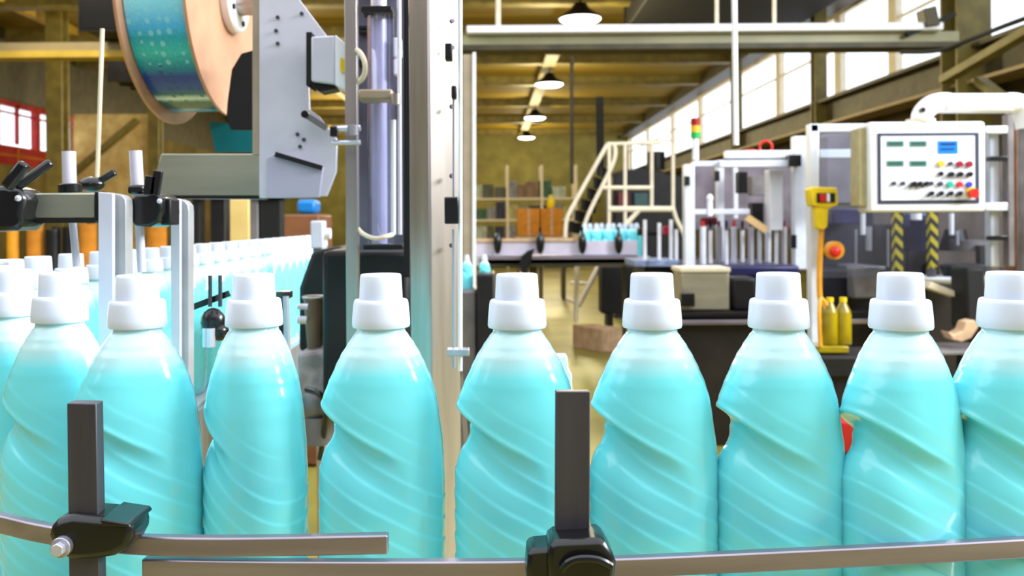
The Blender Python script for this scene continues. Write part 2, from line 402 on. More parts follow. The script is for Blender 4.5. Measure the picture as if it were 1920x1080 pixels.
# back wall goods: racks with boxes
rk = thing('pallet_rack', (W(985, 0, 26).x, 26, 0), 'long storage rack full of mixed boxes before the back wall', 'rack')
xr0, xr1 = W(885, 0, 26).x, W(1075, 0, 26).x
for x in (xr0, (xr0*2+xr1)/3, (xr0+xr1*2)/3, xr1):
    MB().box((x, 25.6, 1.45), (.07, .07, 2.9)).box((x, 26.4, 1.45), (.07, .07, 2.9)).build('upright', CREAM, rk)
shelves = [.1, .75, 1.35, 1.95]
for z in shelves: MB().box(((xr0+xr1)/2, 26, z), (xr1-xr0, .9, .05)).build('shelf', CREAM, rk)
cols = [((120,40,52), 'maroon'), ((60,58,84), 'navy'), ((196,206,190), 'pale green'), ((96,100,90), 'grey'), ((150,120,100), 'brown'), ((190,180,120), 'straw'), ((70,110,90), 'green'), ((150,150,160), 'light grey')]
for si, z in enumerate(shelves):
    x = xr0+.06
    while x < xr1-.3:
        w = random.uniform(.2, .42); h = random.uniform(.28, .5)
        if x+w > xr1-.04: break
        c, n = random.choice(cols)
        o = MB().box((x+w/2, 25.85, z+.027+h/2), (w-.03, .5, h)).build('storage_box', mat('box_'+n.replace(' ', '_'), c, .7, 0, .2, 5), bev=.01)
        tag(o, n+' box on the storage rack, %s shelf' % ['lowest', 'second', 'third', 'top'][si], 'box', 'boxes on the rack, %s %d' % (n, si))
        x += w
# cardboard cartons on pallet
pal = thing('packing_table', W(1012, 500, 15)*1, 'packing table under the two orange brown cartons', 'table'); 
pz = ZC-(440-417)/F*15
o = pal; o.location = (W(1012, 0, 15).x, 15.3, 0); WL[o] = Vector(o.location)
MB().box((o.location.x, 15.3, pz-.06), (.85, .7, .04)).build('deck', CARDP, o)
for sx in (-.38, 0, .38): MB().box((o.location.x+sx, 15.3, (pz-.08)/2), (.04, .6, pz-.08)).build('leg', OLIVED, o)
def carton(x0, y0, x1, y1, Y, d, label, m=CARD, base=None):
    t = thing('carton', W((x0+x1)/2, y1, Y), label, 'box')
    MB().pbox(x0, y0, x1, y1, Y, d).build('body', m, t, .006)
    MB().pbox((x0+x1)/2-2, y0+.5, (x0+x1)/2+2, y1, Y-.006, .006).build('tape', CARDP, t)
    return t
carton(971, 391, 1012, 442, 15, .5, 'left orange brown carton behind the pale conveyor')
carton(1014, 391, 1055, 442, 15, .5, 'right orange brown carton behind the pale conveyor, under the yellow bottle')
t = thing('yellow_bottle', W(1033, 390, 15.1), 'small yellow bottle standing on the right orange carton', 'bottle')
q = W(1033, 390.5, 15.1); MB().lathe([(0, 0), (.06, 0), (.065, .01), (.065, .12), (.03, .16), (.03, .17)], Matrix.Translation(q)).build('body', YEL, t)
MB().lathe([(.035, .17), (.035, .22), (0, .22)], Matrix.Translation(q)).build('cap', YEL, t)
# floor box
t = carton(1122, 612, 1172, 655, 9.0, .5, 'pinkish tan box lying on the yellow floor near centre', CARDP)
for ch in t.children: pass
dz = min((W(1122, 655, 9.0).z), 0)
t.location.z -= W(1147, 655, 9.0).z; t.rotation_euler = (0, 0, .5)
# left far: pale board with stair
o = MB().ppoly([(138, 214), (300, 214), (300, 504), (138, 506)], 26, .06).build('pale_board', PALEY); tag(o, 'pale yellow partition board behind the diagonal beam at far left', 'board')
o = MB().bar(W(120, 340, 24), W(258, 225, 24), .3, .12).build('diagonal_beam', OLIVE); tag(o, 'olive diagonal stair beam crossing the pale yellow board', 'beam')
for (x0, y0, x1, y1, l, mm) in ((14, 422, 34, 470, 'small orange drum behind the caps at far left', ORG), (52, 415, 80, 470, 'tall orange brown drum behind the clamp bar at left', CARD), (150, 420, 180, 470, 'orange brown drum between the bright rod and left steel post', CARD), (278, 420, 312, 462, 'golden brown drum between second rod and second steel post', CARD), (86, 430, 114, 470, 'dark grey drum between two orange drums', DKMACH), (118, 425, 146, 470, 'dark grey drum hidden behind the bright round rod at left', DKMACH)):
    t = thing('storage_drum', W((x0+x1)/2, y1, 7), l, 'drum')
    c = W((x0+x1)/2, y1, 7); r_ = S(x1-x0, 7)/2; h = S(y1-y0, 7)
    T = Matrix.Translation((c.x, 7, 0)); zt_ = c.z+h
    MB().lathe([(0, 0), (r_, 0), (r_*1.03, .03), (r_, .06), (r_, zt_*.33), (r_*1.04, zt_*.34), (r_, zt_*.35), (r_, zt_*.66), (r_*1.04, zt_*.67), (r_, zt_*.68), (r_, zt_-.03), (r_*1.03, zt_-.01), (r_, zt_), (0, zt_)], T, 24).build('body', mm, t)
    MB().cyl((c.x+r_*.4, 7, zt_), (c.x+r_*.4, 7, zt_+.02), .03).build('bung', BLACKM, t)
    t.location = (c.x, 7, 0); 
    for ch in t.children:
        for v in ch.data.vertices: v.co += (W((x0+x1)/2, y1, 7)-Vector((c.x, 7, 0)))
# ================================================================== PALE CONVEYOR, mid hall
YC = 8.5
zdeck = W(1050, 482, YC).z
t = thing('pale_conveyor', (W(1050, 0, YC).x, YC, 0), 'long pale conveyor with white side guard crossing the middle distance', 'conveyor')
x0, x1 = W(885, 0, YC).x, W(1215, 0, YC).x
MB().pbox(885, 452, 1195, 478, YC, .03).build('side_guard', mat('lilac_white', (214,206,224), .5, 0, .1, 4), t)
MB().pbox(885, 447, 1080, 453, YC-.02, .06).build('guard_rail', CARDP, t)
MB().pbox(905, 479, 1195, 486, YC-.05, .1).build('front_rail', STEELH, t)
MB().box(((x0+x1)/2, YC+.45, zdeck-.03), (x1-x0, .9, .06)).build('belt', RUBBER, t)
MB().pbox(900, 486, 1180, 500, YC+.0, .06).build('side_frame', OLIVED, t)
for px in (905, 1000, 1190):
    x = W(px, 0, YC).x
    MB().box((x, YC+.1, zdeck/2-.05), (.04, .04, zdeck-.1)).build('leg', OLIVED, t)
    MB().box((x, YC+.8, zdeck/2-.05), (.04, .04, zdeck-.1)).build('leg', OLIVED, t)
for px in (933, 1013, 1092, 1160):
    c = W(px, 456, YC-.06)
    k_ = MB().ball(c, S(8, YC), (1, 1, 2.6)).cyl(c+Vector((0, 0, .1)), c+Vector((0, 0, .15)), .012).build('clamp_knob', BLACK, t)
c = W(990, 490, 7.8)
MB().ppoly([(1003, 466), (990, 470), (978, 480), (974, 495), (978, 512), (992, 520), (990, 505), (996, 490), (998, 478)], 8.3, .1).build('deflector_fin', BLACK, t, bev=.004)
# ================================================================== stair and platform
t = thing('access_platform', (W(1180, 0, 10).x, 10, 0), 'cream tubular stair and railed platform in the middle distance', 'stair')
def rail(name, pts, w=8, Y=10, m=CREAM):
    return MB().tube([W(p[0], p[1], p[2] if len(p) > 2 else Y) for p in pts], S(w, Y)/2, 10, len(pts) > 3).build(name, m, t)
rail('handrail', [(1060, 445), (1062, 415), (1075, 385), (1138, 272)], 8)
rail('handrail', [(1092, 440), (1104, 400), (1150, 305), (1152, 270)], 8)
rail('top_rail', [(1138, 270), (1240, 268)], 7); rail('top_rail', [(1138, 270, 10), (1180, 268, 11.5), (1262, 262, 11.5)], 5)
for px, y0, y1 in ((1142, 270, 430), (1172, 268, 445), (1222, 262, 392), (1262, 270, 392)): rail('post', [(px, y0), (px, y1)], 7)
rail('mid_rail', [(1128, 352), (1225, 352)], 8)
rail('platform_edge', [(1140, 392), (1262, 392)], 11)
rail('brace', [(1262, 390), (1268, 410), (1278, 430), (1284, 445)], 8)
rail('brace', [(1200, 392), (1182, 412), (1170, 425)], 9)
for px, a_, b_ in ((1083, 470, 605),): rail('leg', [(px, a_, 9.6), (px-4, b_, 9.6)], 9)
rail('leg', [(1128, 488), (1084, 575)], 10); rail('leg', [(1125, 430), (1125, 470)], 8)
rail('cross_tie', [(1062, 560), (1090, 572)], 8); rail('cross_tie', [(1070, 530), (1112, 532)], 6)
for i in range(7):
    f = i/6; a = W(1068+f*70, 425-f*125, 10); b = W(1100+f*45, 432-f*125, 10.3)
    MB().bar(a, b, .03, .12).build('tread', DKMACH, t)
# dark machine behind platform
t = thing('mixing_machine', (W(1200, 0, 12).x, 12, 0), 'dark bulky machine behind the cream platform rails', 'machine')
MB().ppoly([(1150, 440), (1150, 330), (1165, 318), (1215, 315), (1245, 322), (1285, 330), (1285, 440)], 12, 1.0).build('body', DKMACH, t, .03)
MB().pbox(1160, 360, 1180, 385, 11.95, .05).build('red_door', mat('dull_maroon', (110,40,44), .5), t)
MB().pbox(1190, 362, 1215, 386, 11.95, .05).build('panel', mat('dull_teal', (50,84,86), .5), t)
MB().cyl(W(1230, 318, 12.4), W(1230, 285, 12.4), .12).build('chimney', DKMACH, t)
MB().box((W(1217, 0, 12).x, 12.5, W(0, 440, 12).z/2), (.95, .9, W(0, 440, 12).z)).build('plinth', DKMACH, t)
o = MB().cyl(W(1124, 182, 14), W(1126, 330, 14), .06).build('exhaust_pipe', BLACKM); tag(o, 'dark vertical pipe above the top of the cream stair', 'pipe')
o = MB().cyl(W(1072, 104, 16), W(1072, 345, 16), .035).build('support_pipe', OLIVED); tag(o, 'thin dark olive pipe dropping from the ceiling left of the stair', 'pipe')
# ================================================================== bottle master
def px2z(y): return .300-(y-515)/2361.0
def interp(tab, y):
    if y <= tab[0][0]: return tab[0][1]
    for (a, va), (b, vb) in zip(tab, tab[1:]):
        if y <= b:
            t = (y-a)/(b-a); t2 = t*t*(3-2*t)*.35+t*.65
            return va+(vb-va)*t2
    return tab[-1][1]
TL = [(606, 44), (624, 46), (632, 53), (650, 65), (669, 77), (690, 87), (719, 100), (747, 111), (775, 115), (850, 118), (900, 119), (1100, 119), (1190, 114), (1215, 106), (1223, 98)]
TR = [(606, 44), (624, 46), (632, 52), (650, 64), (669, 75), (690, 85), (719, 97), (747, 105), (780, 110), (835, 117), (902, 120), (1024, 119), (1100, 118), (1190, 114), (1215, 106), (1223, 98)]
TD = [(606, 44), (624, 46), (632, 51), (650, 58), (669, 64), (719, 74), (780, 80), (900, 84), (1100, 84), (1190, 80), (1215, 73), (1223, 66)]
def bottle_body():
    bm = bmesh.new(); NA, k = 168, 1/2361.0
    ys = [606, 612, 618, 624, 627, 630, 634, 640]
    y = 646
    while y < 1190: ys.append(y); y += 3.0
    ys += [1190, 1200, 1208, 1214, 1219, 1222, 1223]
    rings = []
    for y in ys:
        Lh, Rh, Dh = interp(TL, y), interp(TR, y), interp(TD, y); ring = []
        for i in range(NA):
            a = 2*PI*i/NA; ca, sa = math.cos(a), math.sin(a)     # a=0 right, pi left
            phi = a-PI                                            # 0 at the grip side
            H = Rh if ca > 0 else Lh
            # slightly squared oval
            x = math.copysign(abs(ca)**.92, ca)*H; yy_ = math.copysign(abs(sa)**.92, sa)*Dh
            u = -math.cos(phi)*117
            yc = 762+.6*(u+117); d = y-yc
            if d < 0: pn = math.exp(-(d/5)**2)*.0
            elif d < 26: pn = (math.sin(d/26*PI/2))
            elif d < 46: pn = 1
            else: pn = math.exp(-((d-46)/42)**2)
            fade = max(0, math.cos(phi*.78))**1.1
            notch = 27*pn*fade
            if y > 1150: notch *= max(0, 1-(y-1150)/40)
            lip = 2.4*math.exp(-((d+4)/6)**2)*min(1, fade*1.6)
            # moulded diagonal ridges
            s = ((y-.6*u)-700)/41.0; fr = s-math.floor(s)
            saw = (fr/.09 if fr < .09 else (1-(fr-.09)/.91)**1.5)
            win = max(0, min(1, (y-.6*u-742)/30)) * max(0, min(1, (1130-y)/30))
            rd = 1.7*saw*win*(1 if d > 30 else .35)
            rr = math.hypot(x, yy_); f = (rr-notch+lip+rd)/rr if rr else 1
            ring.append(bm.verts.new((x*f*k, yy_*f*k, px2z(y))))
        rings.append(ring)
    for a, b in zip(rings, rings[1:]):
        for i in range(NA): bm.faces.new((a[i], b[i], b[(i+1) % NA], a[(i+1) % NA]))
    bm.faces.new(rings[0]); bm.faces.new(rings[-1][::-1])
    bmesh.ops.recalc_face_normals(bm, faces=bm.faces)
    return bm
BZ = .95
def bottle_master():
    t = thing('softener_bottle', (0, 0, 0), '', 'bottle', 'aqua bottles in the foreground row')
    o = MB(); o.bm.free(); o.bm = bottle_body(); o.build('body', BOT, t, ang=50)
    k = 1/2361.0
    g = MB().lathe([(46*k, px2z(612)), (54*k, px2z(616)), (55.5*k, px2z(612)), (55*k, px2z(600)), (52.5*k, px2z(572)), (51*k, px2z(565.5)), (48.5*k, px2z(563.5)), (41*k, px2z(563))]).build('collar', CAPM, t, ang=45)
    MB().lathe([(41.5*k, px2z(563)), (41.2*k, px2z(558)), (39.3*k, px2z(520)), (38.4*k, px2z(516.5)), (36.5*k, px2z(515)), (0, px2z(515))]).build('cap', CAPM, t, ang=50)
    return t
master = bottle_master()
front = [ # cap px, Y, rot deg, label
 (1893, .702, 4, 'aqua bottle cut by the right edge of the photo, last of the front row'),
 (1688, .700, 18, 'aqua bottle below the control panel, second from the right edge'),
 (1459, .712, 4, 'aqua bottle in front of the stainless motor box, third from the right edge'),
 (1222, .718, 0, 'aqua bottle just right of the wide grey upright bar'),
 (969, .724, -4, 'aqua bottle partly hidden by the wide grey upright bar at centre'),
 (714, .735, 0, 'aqua bottle in front of the tall steel pillar, full profile with grip notch'),
 (476, .750, -42, 'narrower-looking turned aqua bottle below the white labeller plate'),
 (257, .745, 22, 'aqua bottle just right of the narrow dark upright bar'),
 (112, .793, -8, 'aqua bottle partly behind the narrow dark upright bar at left'),
 (24, .852, -32, 'aqua bottle cut by the left edge of the photo in the front row')]
path = []
for i, (px, Y, rd, l) in enumerate(front):
    x = W(px, 515, Y).x
    if i == 0:
        r = master; r.location = (x, Y, BZ); r.rotation_euler = (0, 0, math.radians(rd)); r['label'] = l
    else: r = dup(master, (x, Y, BZ), math.radians(rd), l)
    path.append(Vector((x, Y, 0)))
curve = [(-.508, .925), (-.556, 1.013), (-.588, 1.108), (-.602, 1.208)]
n_far = 0
yy = 1.31
far = [(x, y) for x, y in curve]
while yy < 3.45: far.append((-.605-.012*(yy-1.3), yy)); yy += .104
for i, (x, y) in enumerate(far):
    px = VX+x/y*F
    nx, ny = far[min(i+1, len(far)-1)]; pxx, pyy = far[max(i-1, 0)]
    ang = math.atan2(ny-pyy, nx-pxx)
    l = 'aqua bottle in the row running away behind the front bottles at left'
    if i < 4: l = ['bottle at far left on the conveyor bend, first behind the front row', 'bottle at far left on the conveyor bend, second behind the front row', 'bottle with white cap at left edge under the black clamp', 'bottle with white cap left of the bright rod, below the clamp bar'][i]
    dup(master, (x, y, BZ), ang+PI, l, 'aqua bottles in the row running away')
# ================================================================== conveyor under bottles
pp = [Vector((.75, .70, 0)), Vector((.58, .70, 0))]+path+[Vector((x, y, 0)) for x, y in far]+[Vector((-.64, 3.6, 0)), Vector((-.645, 3.9, 0))]
pts = []
for i in range(len(pp)-1):
    for k in range(3): pts.append(pp[i].lerp(pp[i+1], k/3))
pts.append(pp[-1])
for _ in range(4): pts = [pts[0]]+[(pts[i-1]+pts[i]*2+pts[i+1])/4 for i in range(1, len(pts)-1)]+[pts[-1]]
t = thing('bottle_conveyor', (0, .72, 0), 'curved conveyor carrying the aqua bottles', 'conveyor')
MB().sweep(pts, [(-.055, BZ-.012), (.055, BZ-.012), (.055, BZ), (-.055, BZ)]).build('chain', RUBBER, t)
MB().sweep(pts, [(-.07, BZ-.13), (-.06, BZ-.13), (-.06, BZ-.004), (-.07, BZ-.004)]).build('side_frame', STEEL, t)
MB().sweep(pts, [(.06, BZ-.13), (.07, BZ-.13), (.07, BZ-.004), (.06, BZ-.004)]).build('side_frame', STEEL, t)
for x, y in ((.5, .70), (-.2, .74), (-.59, 1.4), (-.63, 3.4)):
    MB().cyl((x, y, 0), (x, y, BZ-.02), .025).cyl((x, y, 0), (x, y, .02), .06).build('leg', STEEL, t)
# ================================================================== front guide rails
def rail_pts(pl): return [W(px, py, Y) for px, py, Y in pl]
def railbar(name, pl, hpx, label, parent=None):
    p = rail_pts(pl); sm = []
    for i in range(len(p)-1):
        for k in range(4): sm.append(p[i].lerp(p[i+1], k/4))
    sm.append(p[-1])
    for _ in range(3): sm = [sm[0]]+[(sm[i-1]+sm[i]*2+sm[i+1])/4 for i in range(1, len(sm)-1)]+[sm[-1]]
    h = hpx*.66/F
    o = MB().sweep(sm, [(-.0045, -h), (.0045, -h), (.0045, 0), (-.0045, 0)]).build(name, STEELH, parent, bev=.0012)
    if label: tag(o, label, 'rail')
    return o
railbar('guide_rail', [(-80, 944, .705), (0, 962, .688), (70, 979, .672), (150, 992, .660), (250, 1003, .652), (400, 1006, .648), (550, 1004, .648), (728, 1000, .648)], 35, 'upper steel guide rail at left, ending before the fifth bottle from the left')
railbar('guide_rail', [(270, 1045, .652), (500, 1049, .648), (760, 1050, .645), (1000, 1049, .645), (1200, 1043, .648), (1500, 1029, .655), (1750, 1017, .66), (1980, 1004, .665)], 36, 'long lower steel guide rail along the bottom of the photo to right edge')
def post_with_clamp(x0, x1, y0, y1, Y, mt, lab, side, cl, lab2):
    t = thing('support_bar', W((x0+x1)/2, y1, Y), lab, 'bar')
    MB().pbox(x0, y0, x1, y1, Y, .012, side).build('bar', mt, t, .001)
    return t
t = thing('support_bar', W(153, 1250, .62), 'narrow dark steel upright bar in front of the left bottles', 'bar')
q0 = W(153, 755, .625); q1 = W(162, 1250, .625)
MB().ppoly([(125, 756), (180, 757), (189, 1250), (131, 1250)], .625, .012).build('bar', DSTEEL, t, .0008)
for v in (1,): t.rotation_euler = (0, 0, 0)
t2 = thing('rail_clamp', W(165, 1010, .63), 'black plastic clamp with hex bolt on the narrow dark upright bar', 'clamp')
MB().ppoly([(88, 1005), (92, 985), (110, 972), (135, 966), (200, 972), (236, 976), (250, 984), (248, 1010), (238, 1030), (210, 1046), (170, 1052), (130, 1052), (104, 1040)], .618, .035).build('body', BLACK, t2, .005)
MB().ppoly([(186, 974), (240, 982), (246, 990), (190, 986)], .612, .04).build('jaw', BLACK, t2, .001)
c = W(112, 1028, .613)
MB().cyl(c, c+Vector((0, .012, 0)), S(19, .62), n=24).build('washer', STEEL, t2, .0006)
MB().cyl(c+Vector((0, -.005, 0)), c, S(13, .62), n=6).build('bolt_head', CHROME, t2, .0006)
t = thing('support_bar', W(1074, 1250, .64), 'wide grey steel upright bar in front of the centre bottle', 'bar')
MB().ppoly([(1042, 734), (1107, 734), (1104, 1250), (1040, 1250)], .630, .008).build('bar', DSTEEL, t, .0008)
t2 = thing('rail_clamp', W(1075, 1090, .63), 'black plastic clamp on the wide grey upright bar, cut by bottom edge', 'clamp')
MB().ppoly([(1030, 1022), (1045, 1015), (1128, 1010), (1136, 1018), (1150, 1040), (1156, 1055), (1150, 1120), (1030, 1120), (1026, 1050)], .608, .035).build('body', BLACK, t2, .004)
MB().ppoly([(990, 1040), (994, 1032), (1036, 1028), (1046, 1040), (1046, 1090), (986, 1090)], .614, .03).build('jaw', BLACK, t2, .004)
MB().tube([W(1055, 1068, .606), W(1068, 1054, .604), (W(1090, 1048, .604)), W(1120, 1050, .604), W(1145, 1062, .606)], .003).build('rim_ring', BLACK, t2)
o = MB().ppoly([(1030, 668), (1064, 668), (1066, 694), (1072, 700), (1074, 760), (1030, 760)], .80, .02).build('white_stepped_block', WHITE, bev=.001); tag(o, 'small white stepped block behind the top of the wide grey upright bar', 'block')
# ================================================================== rear-left guide supports
def flat_post(x0, x1, x2, y0, y1, Y, label):
    t = thing('guide_post', W((x0+x2)/2, y1, Y), label, 'post')
    MB().ppoly([(x0, y0), (x1, y0+2), (x1, y1), (x0, y1)], Y, .006).build('face_plate', WPLATE, t, .001)
    MB().ppoly([(x1-1, y0+2), (x2-8, y0+6), (x2-1, y0+14), (x2, y0+26), (x2, y1), (x1-1, y1)], Y+.012, .02).build('side_plate', mat('side_plate_grey', (176,176,180), .4, .3, .08), t, .001)
    return t
flat_post(184, 212, 236, 360, 720, .97, 'left flat steel post rising behind the bottles, below the diagonal beam')
flat_post(320, 338, 354, 371, 760, 1.08, 'right flat steel post rising behind the bottles, below the olive steel beam end')
t = thing('clamp_bar', W(110, 415, 1.0), 'short horizontal steel bar with black ends at left above the caps', 'bar')
MB().pbox(28, 362, 178, 411, 1.0, .03).build('bar', OLIVEST, t, .002)
MB().pbox(177, 359, 185, 416, .995, .04).build('end_plate', BLACK, t, .001)
MB().pbox(34, 410, 182, 418, .998, .034).build('under_strip', BLACKM, t)
t = thing('star_knob_clamp', W(15, 440, .99), 'large black clamp with lever handles at the left edge', 'clamp')
MB().ppoly([(-40, 350), (10, 348), (38, 356), (46, 375), (40, 400), (44, 420), (30, 432), (-40, 436)], .97, .05).build('body', BLACK, t, .005)
MB().bar(W(12, 352, .96), W(48, 306, .96), .012, .012).build('lever', BLACK, t, .003)
MB().bar(W(30, 352, .98), W(96, 304, 1.0), .010, .010).build('lever', BLACK, t, .003)
MB().ball(W(34, 372, .968), .0035).build('set_screw', CHROME, t)
t = thing('round_rod', W(140, 500, 1.03), 'bright round steel rod passing the horizontal clamp bar at left', 'rod')
MB().tube([W(129, 284, 1.045), W(131, 360, 1.045)], S(25, 1.04)/2, 20).build('rod', BRIGHT, t)
MB().tube([W(131, 360, 1.045), W(144, 500, 1.045)], S(14, 1.04)/2, 16).build('lower_rod', BRIGHT, t)
MB().cyl(W(131, 345, 1.045), W(132, 362, 1.045), S(42, 1.04)/2).build('collar', BLACK, t, .001)
t = thing('round_rod', W(264, 505, 1.03), 'bright round steel rod through the black clamp between the two flat posts', 'rod')
MB().tube([W(254, 283, 1.04), W(258, 360, 1.04)], S(24, 1.04)/2, 20).build('rod', BRIGHT, t)
MB().tube([W(258, 360, 1.04), W(266, 510, 1.04)], S(16, 1.04)/2, 16).build('lower_rod', BRIGHT, t)
t = thing('rod_clamp', W(270, 428, 1.0), 'black clamp block with wing screw between the two flat steel posts', 'clamp')
MB().ppoly([(244, 372), (252, 364), (292, 362), (302, 372), (304, 398), (298, 416), (280, 426), (250, 424), (243, 410)], 1.005, .06).build('body', BLACK, t, .004)
MB().pbox(238, 346, 268, 364, 1.02, .035).build('neck', BLACK, t, .003)
MB().bar(W(280, 366, 1.0), W(284, 330, 1.0), .006, .012).bar(W(290, 366, 1.0), W(297, 320, 1.0), .006, .01).build('wing_screw', BLACK, t, .001)
MB().ball(W(299, 377, 1.0), .003).build('set_screw', CHROME, t)
MB().pbox(300, 372, 320, 422, 1.02, .03).build('jaw', DKMACH, t, .002)
t = thing('lever_knob', W(190, 360, 1.1), 'small black lever knob on top of the left flat post', 'lever')
MB().ball(W(172, 346, 1.1), .012, (1.3, 1, .8)).build('hub', BLACK, t)
MB().bar(W(180, 344, 1.1), W(216, 322, 1.1), .007, .009).build('handle', BLACK, t, .002)
o = MB().cyl(W(192, 54, 1.35), W(182, 345, 1.35), .0032).build('thin_aerial_rod', CREAM); tag(o, 'thin pale upright wire rod at upper left', 'rod')
# small guides behind bottle 258..476
t = thing('guide_clamp', W(410, 650, 1.15), 'small black clamp with two studs left of the turned bottle cap', 'clamp')
MB().bar(W(356, 578, 1.15), W(430, 550, 1.15), .006, .008).build('cross_rod', BLACK, t)
for px in (394, 413): MB().cyl(W(px, 516, 1.14), W(px, 575, 1.14), .0026).build('stud', DSTEEL, t)
MB().ball(W(400, 605, 1.15), .016, (1, .8, 1.2)).ball(W(412, 622, 1.15), .012).build('body', BLACK, t)
MB().cyl(W(392, 650, 1.14), W(392, 615, 1.14), .008).build('bolt', CHROME, t)
t = thing('guide_clamp', W(540, 700, 1.15), 'small black clamp with steel stem right of the turned bottle cap', 'clamp')
MB().pbox(517, 547, 543, 560, 1.15, .02).build('body', BLACK, t, .001); MB().cyl(W(536, 555, 1.15), W(540, 700, 1.15), .004).build('stem', STEEL, t)
MB().cyl(W(524, 560, 1.16), W(528, 690, 1.16), .004).build('stem', BLACK, t)
# ================================================================== LABELLER
YR = 1.8
# film reel: axis almost along X
ax = Vector((.997, -.065, 0)).normalized()
cL = W(318, 8, YR+.01); cR = cL+ax*.120
q = ax.to_track_quat('Z', 'Y').to_matrix().to_4x4()
t = thing('film_reel', (cL+cR)/2, 'large reel of printed blue film with copper-brown flanges at upper left', 'reel')
def flange(c, R_, name):
    M_ = Matrix.Translation(c) @ q
    return MB().lathe([(.03, -.003), (R_, -.003), (R_+.0005, 0), (R_, .003), (.03, .003)], M_, 96).build(name, COPPER, t)
flange(cL, .238, 'flange'); flange(cR, .226, 'flange')
# film web with uv
bm = bmesh.new(); uvl = bm.loops.layers.uv.new('UVMap'); N = 96; R_ = .214; rings = []
M_ = Matrix.Translation(cL) @ q
for j in range(9):
    z = .005+(.110)*j/8; rr = R_
    rings.append([bm.verts.new(M_ @ Vector((rr*math.cos(2*PI*i/N), rr*math.sin(2*PI*i/N), z))) for i in range(N)])
inner = [[bm.verts.new(M_ @ Vector((.05*math.cos(2*PI*i/N), .05*math.sin(2*PI*i/N), z))) for i in range(N)] for z in (.005, .115)]
# angle of the bottom of the reel, in local terms
down = (q.to_3x3().inverted() @ Vector((0, 0, -1))); a0 = math.atan2(down.y, down.x)
front_ = (q.to_3x3().inverted() @ Vector((0, -1, 0))); a1 = math.atan2(front_.y, front_.x)
sgn = 1 if ((a1-a0+PI) % (2*PI)-PI) > 0 else -1
for j in range(8):
    for i in range(N):
        f = bm.faces.new((rings[j][i], rings[j][(i+1) % N], rings[j+1][(i+1) % N], rings[j+1][i]))
        for lp, (jj, ii) in zip(f.loops, ((j, i), (j, i+1), (j+1, i+1), (j+1, i))):
            an = sgn*(2*PI*ii/N-a0)
            lp[uvl].uv = (jj/8, (an/(2*PI)*4+.93) )
for i in range(N):
    bm.faces.new((inner[0][i], inner[0][(i+1) % N], rings[0][(i+1) % N], rings[0][i])); bm.faces.new((rings[8][i], rings[8][(i+1) % N], inner[1][(i+1) % N], inner[1][i]))
mbx = MB(); mbx.bm.free(); mbx.bm = bm; mbx.build('film', FILM, t)
MB().lathe([(.02, .0), (.058, 0), (.06, .003), (.06, .016), (.056, .02), (.02, .02)], Matrix.Translation(cR+ax*.003) @ q, 48).build('hub_ring', WHITE, t)
M3 = Matrix.Translation(cR+ax*.023) @ q
hb = MB()
for k in range(4):
    a_ = PI/2*k+.4; p = M3 @ Vector((.042*math.cos(a_), .042*math.sin(a_), 0)); hb.cyl(p, p+ax*.003, .0055)
hb.build('hub_screw', BLACKM, t)
o = MB().cyl(cR+ax*.02, cR+ax*.12, .026).build('reel_shaft', WARM, t)
o = MB().ppoly([(426, 190), (434, 130), (452, 100), (474, 94), (474, 243), (432, 243), (424, 220)], 1.66, .02).build('black_guard_plate', BLACKM, bev=.002); tag(o, 'black guard plate in front of the right reel flange', 'plate')  # flat black sheet cut to the dark area over the flange
# film web running down
o = MB().ppoly([(392, 228), (478, 236), (478, 285), (404, 285)], 1.86, .002).build('film_web', TEALF); tag(o, 'strip of teal film feeding down below the reel behind the olive beam', 'film')
# beam
t = thing('labeller_beam', W(390, 368, 1.58), 'brushed olive-grey horizontal steel beam below the blue film reel', 'beam')
MB().ppoly([(290, 330), (302, 288), (488, 288), (488, 368), (300, 368)], 1.60, .05).build('beam', OLIVEST, t, .002)
MB().ppoly([(300, 367), (488, 369), (488, 373), (304, 372)], 1.595, .055).build('under_edge', DKMACH, t)
# plate
t = thing('labeller_plate', W(550, 372, 1.5), 'big white mounting plate with angled corner beside the film reel', 'plate')
MB().ppoly([(486, -60), (520, -60), (568, 8), (612, 66), (606, 120), (578, 160), (580, 205), (598, 218), (632, 262), (630, 322), (612, 368), (486, 371)], 1.50, .012).build('plate', WPLATE, t, .001)
MB().ppoly([(473, -60), (487, -60), (487, 290), (473, 290)], 1.505, .05).build('edge_flange', TANP, t, .001)
MB().ppoly([(500, 296), (516, 288), (606, 314), (598, 370), (500, 371)], 1.49, .02).build('lower_gusset', mat('lilac_plate', (186,182,204), .4, .2, .08, 8), t, .001)
MB().bar(W(516, 289, 1.486), W(604, 315, 1.486), .005, .008).build('slot', BLACKM, t)
for x, y in ((521, 33), (518, 58), (521, 82), (566, 26), (558, 252), (570, 262), (563, 275)):
    c = W(x, y, 1.499); MB().cyl(c, c+Vector((0, -.003, 0)), .0032, n=12).build('bolt', DSTEEL, t)
MB().bar(W(568, 212, 1.47), W(612, 240, 1.47), .012, .01).build('slotted_arm', GREYM, t, .001)
c = W(571, 214, 1.46); MB().cyl(c, c+Vector((0, .02, 0)), .006).build('pivot', BLACK, t)
